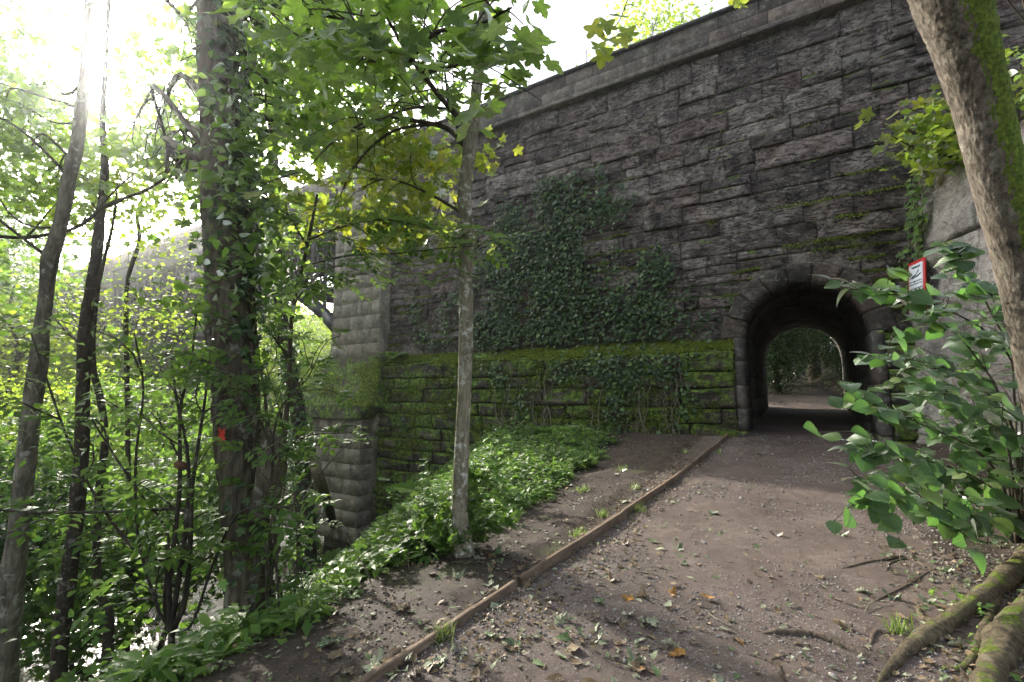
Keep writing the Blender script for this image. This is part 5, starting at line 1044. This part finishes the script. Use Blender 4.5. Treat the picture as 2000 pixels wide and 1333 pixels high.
# bank and woodland floor cover
def d3(x, y): return smooth(-3.0, -4.2, x+.3*np.minimum(y, 10))*smooth(-33, -10, x)*0+np.where(x < -4.5, .8, 0)*np.clip(.5+fbm(p3(x*.8, y*.8, 2), 3), 0, 1)*(terr(x, y) > -4.1)
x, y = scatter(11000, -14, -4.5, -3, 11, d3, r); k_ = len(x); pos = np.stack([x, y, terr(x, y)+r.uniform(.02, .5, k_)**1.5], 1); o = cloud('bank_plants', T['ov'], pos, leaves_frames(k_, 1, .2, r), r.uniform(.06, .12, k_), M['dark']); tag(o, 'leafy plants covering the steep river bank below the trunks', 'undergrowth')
def d4(x, y): xx = x+3*smooth(22, 45, y); return ((xx < -1.5) | (xx > 1.7))*np.clip(.5+fbm(p3(x*.8, y*.8, 2), 3), 0, 1)*.9
x, y = scatter(7000, -12, 9, 20.5, 45, d4, r); k_ = len(x); pos = np.stack([x, y, terr(x, y)+r.uniform(.0, .4, k_)], 1); o = cloud('woodland_plants', T['ov'], pos, leaves_frames(k_, 1, .2, r), r.uniform(.1, .25, k_), M['herb']); tag(o, 'green plants beside the path beyond the tunnel', 'undergrowth')
x, y = scatter(40000, -75, -32, -30, 90, lambda x, y: .8*(terr(x, y) > -4.1), r); k_ = len(x); pos = np.stack([x, y, terr(x, y)+r.uniform(.0, 1.0, k_)], 1); o = cloud('far_bank_scrub', T['rh'], pos, leaves_frames(k_, 1, .2, r), r.uniform(.25, .6, k_), M['green']); tag(o, 'scrub covering the far river bank', 'scrub')
x, y = scatter(2600, 1.5, 5, 2.0, 11.5, lambda x, y: np.clip(.4+fbm(p3(x*1.5, y*1.5, 2), 3), 0, 1)*smooth(1.6, 2.6, x), r); k_ = len(x); pos = np.stack([x, y, terr(x, y)+r.uniform(.0, .2, k_)], 1); o = cloud('bank_ivy', T['ivy'], pos, leaves_frames(k_, 1, .2, r), r.uniform(.05, .1, k_), M['ivy']); tag(o, 'small ivy and weeds under the elm bush on the right bank', 'undergrowth')
DS = Acc()
for k in range(90):
    y_ = r.uniform(1.4, 9.5); x_ = -2.75-.16*max(0, y_-3.6)-abs(r.normal())*1.0; b = gp(x_, y_, -.03); V_, F_ = tube(arc(b, b+np.array([r.normal()*.14, r.normal()*.14, r.uniform(.2, .6)]), .0, 5, r), np.linspace(.004, .0015, 5), 4); DS.add(V_, F_)
tag(DS.mk('dead_stems', M['vinestem'], kind='stuff'), 'thin dead stems standing in the undergrowth on the bank', 'undergrowth')
# ferns
FL = ['fern at the foot of the slim sycamore, on its left', 'fern among the undergrowth left of the slim sycamore', 'broad low fern lowest on the undergrowth bank', 'fern in front of the dark corner beside the stone base', 'fern between the slim sycamore and the wall', 'bright fern near the ivy carpet by the wall foot', 'fern beside the pale stone base', 'small fern on the mossy ledge next to the pilaster', 'fern low at the bottom left near the shrub']
for i, (px_, py_, s_) in enumerate([(835, 985, .55), (760, 1010, .5), (660, 1110, .5), (850, 930, .6), (880, 920, .55), (1080, 860, .45), (700, 1000, .55), (0, 0, .4), (80, 1290, .6)]):
    b = onground(px_, py_) if i != 7 else at_y(765, 708, 11.45); t_ = thing('fern', b, FL[i], 'fern'); nf = 9
    for k in range(nf):
        a_ = k/nf*6.28+r.random()*.5; dv = np.array([math.cos(a_), math.sin(a_), .75]); nr = np.array([-math.cos(a_)*.75, -math.sin(a_)*.75, 1]); leaf_objs(['frond'], 'fern', [b+ZV*.12], [frames(nr[None], dv[None])[0]], [s_*r.uniform(1.1, 1.5)], t_, 'frond')
# young sycamore seedlings by the slim trunk
for i, (px_, py_, lb) in enumerate([(830, 1040, 'leggy sycamore seedling left of the slim trunk'), (950, 985, 'sycamore seedling right of the slim trunk with pale leaves'), (1035, 870, 'bushy sycamore seedling before the wall foot'), (870, 900, 'tall seedling behind the slim trunk')]):
    b = onground(px_, py_); t_ = thing('sycamore_seedling', b, lb, 'seedling'); L_, Fr_, S_ = [], [], []
    for k in range(7):
        e = b+np.array([r.normal()*.18, r.normal()*.18, r.uniform(.45, .95)]); Q = arc(b-ZV*.03, e, 0, 8, r); V_, F_ = tube(Q, np.linspace(.005, .002, 8), 4); mk('stem', V_, F_, M['twig'], t_)
        for q in Q[3:]:
            for s_ in (0, 1): L_.append(q+r.normal(size=3)*.03); Fr_.append(frames((ZV+r.normal(size=3)*.3)[None], np.array([*r.normal(size=2), -.2])[None])[0]); S_.append(r.uniform(.07, .13))
    leaf_objs(['syc'], 'sycy' if i == 3 else 'herb', L_, Fr_, S_, t_)
# grass tufts along the timber
GT = [(1250, 1000, 'grass tuft at the timber board joint'), (1130, 1048, 'grass tuft beside the nearer stake'), (1175, 1010, 'grass tuft just behind the timber edging'), (1240, 955, 'thin grass growing over the timber'), (1140, 960, 'sparse grass on the bare verge'), (1215, 920, 'faint grass patch halfway to the wall'), (1340, 885, 'small grass tuft near the far end of the timber'), (1760, 1235, 'grass tuft beside the big mossy root'), (1405, 885, 'grass by the last timber board'), (865, 1250, 'short grass in front of the timber near the bottom')]
b = onground(903, 1078); SP = thing('basal_sprouts', b, 'dark tangle of sprouts and ivy around the foot of the slim sycamore', 'sprouts'); L_ = []
for k in range(14):
    e = b+np.array([r.normal()*.2, r.normal()*.16, r.uniform(.12, .75)]); Q = arc(b+r.normal(size=3)*np.array([.09, .09, 0])-ZV*.02, e, .03, 8, r); V_, F_ = tube(Q, np.linspace(.005, .002, 8), 4); mk('stem', V_, F_, M['twig'], SP)
    L_ += [q+r.normal(size=3)*.035 for q in Q[2:] for _ in range(7)]
L_ = np.array(L_); cloud('leaves', T['sycs'], L_, leaves_frames(len(L_), .9, .3, r), r.uniform(.04, .11, len(L_)), M['green'], SP)
for px_, py_, lb in GT:
    b = onground(px_, py_); k_ = 70; pos = b+np.stack([r.normal(size=k_)*.035, r.normal(size=k_)*.04, 0*np.ones(k_)-.01], 1); dv = np.stack([r.normal(size=k_)*.45, r.normal(size=k_)*.45, np.ones(k_)], 1); V_ = np.array([[-.035, 0, 0], [.035, 0, 0], [.02, .5, .03], [-.02, .5, .03], [0, 1, .16]]); tp = (V_, [np.array([[0, 1, 2, 3]]), np.array([[3, 2, 4]])], V_[:, :2])
    o = cloud('grass_tuft', tp, pos-b, frames(r.normal(size=(k_, 3))*np.array([1, 1, .2]), dv), r.uniform(.05, .14, k_), M['grass'], None, None); o.location = b; tag(o, lb, 'grass')
# ------------------------------------------------------------------ fallen leaves, pebbles, twigs
r = g_(70)
fmesh = []
for j in range(3):
    for key in ('lance', 'ov', 'syc'):
        V_, F_, U_ = T[key]; V_ = V_.copy(); V_[:, 2] = V_[:, 2]*.6+abs(r.normal())*.9*V_[:, 0]**2+r.normal()*.45*(V_[:, 1]-.5)**2+.16*r.normal(size=len(V_))*(np.abs(V_[:, 0])+.12); V_[:, 0] *= r.uniform(.8, 1.2); fmesh.append((key, mesh_np('fallen_leaf', V_, F_, U_)))
KIND = {'fpale': 'pale green', 'fgreen': 'dull green', 'fbrown': 'brown', 'frust': 'rusty orange'}; SHP = {'lance': 'narrow', 'ov': 'oval', 'syc': 'lobed'}
FMM = {}
def fallen(px_, py_, mt, key, size):
    b = onground(px_, py_, .006); me0 = [m_ for k_, m_ in fmesh if k_ == key][int(r.integers(0, 3))]
    if (me0.name, mt) not in FMM: m2 = me0.copy(); m2.materials.clear(); m2.materials.append(M[mt]); FMM[(me0.name, mt)] = m2
    a_ = r.uniform(0, 6.28); Fm = frames((ZV+r.normal(size=3)*.22)[None], np.array([[math.cos(a_), math.sin(a_), 0]]))[0]; m4 = Matrix.Identity(4)
    for i in range(3):
        for j in range(3): m4[i][j] = Fm[i][j]*size
        m4[i][3] = b[i]
    m4[2][3] += size*.05
    o = place('fallen_leaf', FMM[(me0.name, mt)], m4)
    tx_ = tx(b[1]); zone = 'verge left of the timber' if b[0] < tx_ else ('gravelly path near the camera' if b[1] < 3.6 and b[0] < .95 else ('path towards the tunnel' if b[0] < 1.0+.03*b[1] else 'root-crossed bank on the right'))
    s_ = f'{KIND[mt]} {SHP[key]} fallen leaf on the {zone}'; tag(o, s_, 'leaf', s_.replace('fallen leaf', 'fallen leaves').replace('leaf ', 'leaf '))
    return b
cnt = 0
while cnt < 292:
    u = r.random()
    if u < .62: px_, py_ = r.uniform(760, 1990), 1000+333*r.random()**.7+r.uniform(0, 30)
    elif u < .82: px_, py_ = r.uniform(1000, 1750), r.uniform(880, 1080)
    else: px_, py_ = r.uniform(620, 1100), r.uniform(1050, 1330)
    if py_ > 1345 or px_ < 620 or (px_ < 800 and py_ < 1180): continue
    b = onground(px_, py_)
    if b[0] < -3.2: continue
    wv = (b[0] > -.6 and b[0] < .5 and r.random() < .45)
    if wv: continue
    mt = r.choice(['fpale', 'fgreen', 'fbrown', 'frust'], p=[.36, .18, .40, .06]); key = r.choice(['lance', 'ov', 'syc'], p=[.5, .3, .2]); fallen(px_, py_, str(mt), str(key), r.uniform(.055, .115)); cnt += 1
x, y = scatter(3600, -2.9, 1.6, 1.2, 5.0, lambda x, y: np.clip(.35+.8*fbm(p3(x*1.8, y*1.8, 71), 3), .06, 1)*smooth(5.2, 3, y), r)
for j, (mt, tp_) in enumerate((('fpale', 'lance'), ('fbrown', 'ov'), ('fbrown', 'sycs'), ('fgreen', 'lance'))):
    xx, yy = x[j::4], y[j::4]; kk = len(xx); V_, F_, U_ = T[tp_]; V_ = V_.copy(); V_[:, 2] = V_[:, 2]*.5+.8*V_[:, 0]**2+.5*(V_[:, 1]-.5)**2; o = cloud('leaf_litter', (V_, F_, U_), np.stack([xx, yy, terr(xx, yy)+.008], 1), frames(ZV+r.normal(size=(kk, 3))*.3, np.stack([r.normal(size=kk), r.normal(size=kk), 0*xx], 1)), r.uniform(.022, .05, kk), M[mt]); tag(o, ['small pale narrow leaf scraps on the near path', 'small brown oval leaf scraps on the near path', 'small brown lobed leaf scraps on the near path', 'small green narrow leaf scraps on the near path'][j], 'leaf litter')
x, y = scatter(1500, -2.05, -1.45, 1.2, 9, lambda x, y: .75+0*x, r); kk = len(x); o = cloud('leaf_litter', T['ov'], np.stack([x, y, terr(x, y)+.01], 1), frames(ZV+r.normal(size=(kk, 3))*.5, np.stack([r.normal(size=kk), r.normal(size=kk), 0*x], 1)), r.uniform(.025, .06, kk), M['fbrown']); tag(o, 'brown leaf litter gathered along the timber edging', 'leaf litter')
# far and small litter as loose mass
x, y = scatter(15000, -3.4, 2.8, 1.2, 12, lambda x, y: np.clip(.25+.5*fbm(p3(x*1.2, y*1.2, 4), 3)+.5*np.abs(x+.2)/2.2, 0, 1)*.5, r); k_ = len(x)
for j, mt in enumerate(('fpale', 'fbrown', 'fgreen')):
    s_ = slice(j, None, 3); xx, yy = x[s_], y[s_]; kk = len(xx); o = cloud('leaf_litter', T['ovs'], np.stack([xx, yy, terr(xx, yy)+.012], 1), frames(ZV+r.normal(size=(kk, 3))*.3, np.stack([r.normal(size=kk), r.normal(size=kk), 0*xx], 1)), r.uniform(.018, .06, kk), M[mt]); tag(o, ['scraps of pale leaf litter', 'scraps of brown leaf litter', 'scraps of greenish leaf litter'][j]+' strewn over path and verge', 'leaf litter')
x, y = scatter(9000, -12, 8, 20, 45, lambda x, y: .4+0*x, r); kk = len(x); o = cloud('leaf_litter', T['ovs'], np.stack([x, y, terr(x, y)+.02], 1), frames(ZV+r.normal(size=(kk, 3))*.3, np.stack([r.normal(size=kk), r.normal(size=kk), 0*x], 1)), r.uniform(.06, .12, kk), M['fbrown']); tag(o, 'brown leaf litter on the path beyond the tunnel', 'leaf litter')
ico = bpy.data.meshes.new('tmp'); import bmesh
bm = bmesh.new(); bmesh.ops.create_icosphere(bm, subdivisions=1, radius=1); IV_ = np.array([v.co[:] for v in bm.verts]); IF_ = np.array([[v.index for v in f.verts] for f in bm.faces]); bm.free()
def pebd(x, y): return np.clip(.3+.75*fbm(p3(x*1.5, y*1.2, 9), 3)+.5*smooth(-1.2, -1.8, x)+.3*smooth(.6, 1.2, x), .04, 1)
x1_, y1_ = scatter(30000, -1.9, 1.5, 1.2, 5.5, pebd, r); x2_, y2_ = scatter(12000, -1.7, 1.6, 5.5, 12, pebd, r); x = np.concatenate([x1_, x2_]); y = np.concatenate([y1_, y2_]); k_ = len(x)
s_ = np.exp(r.normal(size=k_)*.45)*.0048; s_ = np.where(y > 5.5, s_*1.5, s_); Fr_ = frames(ZV+r.normal(size=(k_, 3))*.4, r.normal(size=(k_, 3)))
o = cloud('gravel', (IV_*np.array([1, .8, .6]), IF_, IV_[:, :2]), np.stack([x, y, terr(x, y)+s_*.2], 1), Fr_, s_, M['pebble']); tag(o, 'small grey gravel trodden into the brown path', 'gravel'); print('gravel', k_)
x, y = scatter(17000, -3.6, -1.9, 1.0, 11.5, lambda x, y: np.clip(.5+fbm(p3(x*2, y*2, 19), 3), .1, 1)*smooth(11, 4, y), r); x2_, y2_ = scatter(16000, .9, 3.0, 1.4, 7, lambda x, y: np.clip(.5+fbm(p3(x*2, y*2, 19), 3), .1, 1), r); x = np.concatenate([x, x2_]); y = np.concatenate([y, y2_]); k_ = len(x); s_ = np.exp(r.normal(size=k_)*.5)*.0046
o = cloud('soil_crumbs', (IV_*np.array([1, .85, .7]), IF_, IV_[:, :2]), np.stack([x, y, terr(x, y)+s_*.15], 1), frames(ZV+r.normal(size=(k_, 3))*.4, r.normal(size=(k_, 3))), s_, M['soil']); tag(o, 'crumbs of dark soil on the verge and right bank', 'soil')
x, y = scatter(1500, .7, 2.6, 1.6, 5.5, lambda x, y: np.clip(fbm(p3(x*1.7, y*1.7, 44), 3)+.1, 0, 1), r); k_ = len(x); o = cloud('bank_weeds', T['ovs'], np.repeat(np.stack([x, y, terr(x, y)+.03], 1), 5, 0)+r.normal(size=(k_*5, 3))*.025, leaves_frames(k_*5, 1, .1, r), r.uniform(.03, .07, k_*5), M['herb']); tag(o, 'small weeds on the root-crossed bank at the right', 'weeds')
x, y = scatter(2600, .5, 3.0, 1.4, 5.5, lambda x, y: .8+0*x, r); k_ = len(x)
for j, mt in enumerate(('fbrown', 'fgreen')):
    xx, yy = x[j::2], y[j::2]; kk = len(xx); o = cloud('leaf_litter', T['ov'], np.stack([xx, yy, terr(xx, yy)+.012], 1), frames(ZV+r.normal(size=(kk, 3))*.45, np.stack([r.normal(size=kk), r.normal(size=kk), 0*xx], 1)), r.uniform(.025, .06, kk), M[mt]); tag(o, ['curled brown', 'dull green'][j]+' leaf litter packed around the mossy roots', 'leaf litter')
for i, (pa, pb) in enumerate([((1380, 1195), (1440, 1235)), ((1620, 1020), (1690, 1035)), ((1735, 1060), (1760, 1100)), ((1180, 1290), (1235, 1310)), ((1690, 1200), (1740, 1180)), ((930, 1180), (985, 1150)), ((1715, 975), (1830, 1010)), ((1240, 1120), (1300, 1135))]):
    a, b = onground(*pa, .008), onground(*pb, .01); Q = arc(a, b, .012, 8, r); V_, F_ = tube(Q, np.linspace(.004, .0022, 8), 5, .2, 20); o = mk('twig', V_-a, F_, M['twig'] if i % 2 else M['vinestem']); o.location = a
    tag(o, ['thin pale twig lying low on the path centre', 'dark twig near the bush on the right', 'short pale twig under the elm bush', 'dark twig at the bottom of the path', 'pale twig by the roots on the right', 'dark twig beside the timber edging', 'long pale twig under the bush branches', 'dark twig in the middle of the path'][i], 'twig')
# ------------------------------------------------------------------ air
if HAZE > 0:
    m = bpy.data.materials.new('haze'); m.use_nodes = True; t = m.node_tree; t.nodes.clear(); o_ = t.nodes.new('ShaderNodeOutputMaterial'); v = t.nodes.new('ShaderNodeVolumePrincipled')
    v.inputs['Color'].default_value = (.93, .96, 1, 1); v.inputs['Density'].default_value = HAZE; v.inputs['Anisotropy'].default_value = .92; t.links.new(v.outputs[0], o_.inputs['Volume'])
    V_, F_ = box(-330, 260, -90, 420, -30, 60); o = mk('haze', V_, F_, m); o['kind'] = 'stuff'
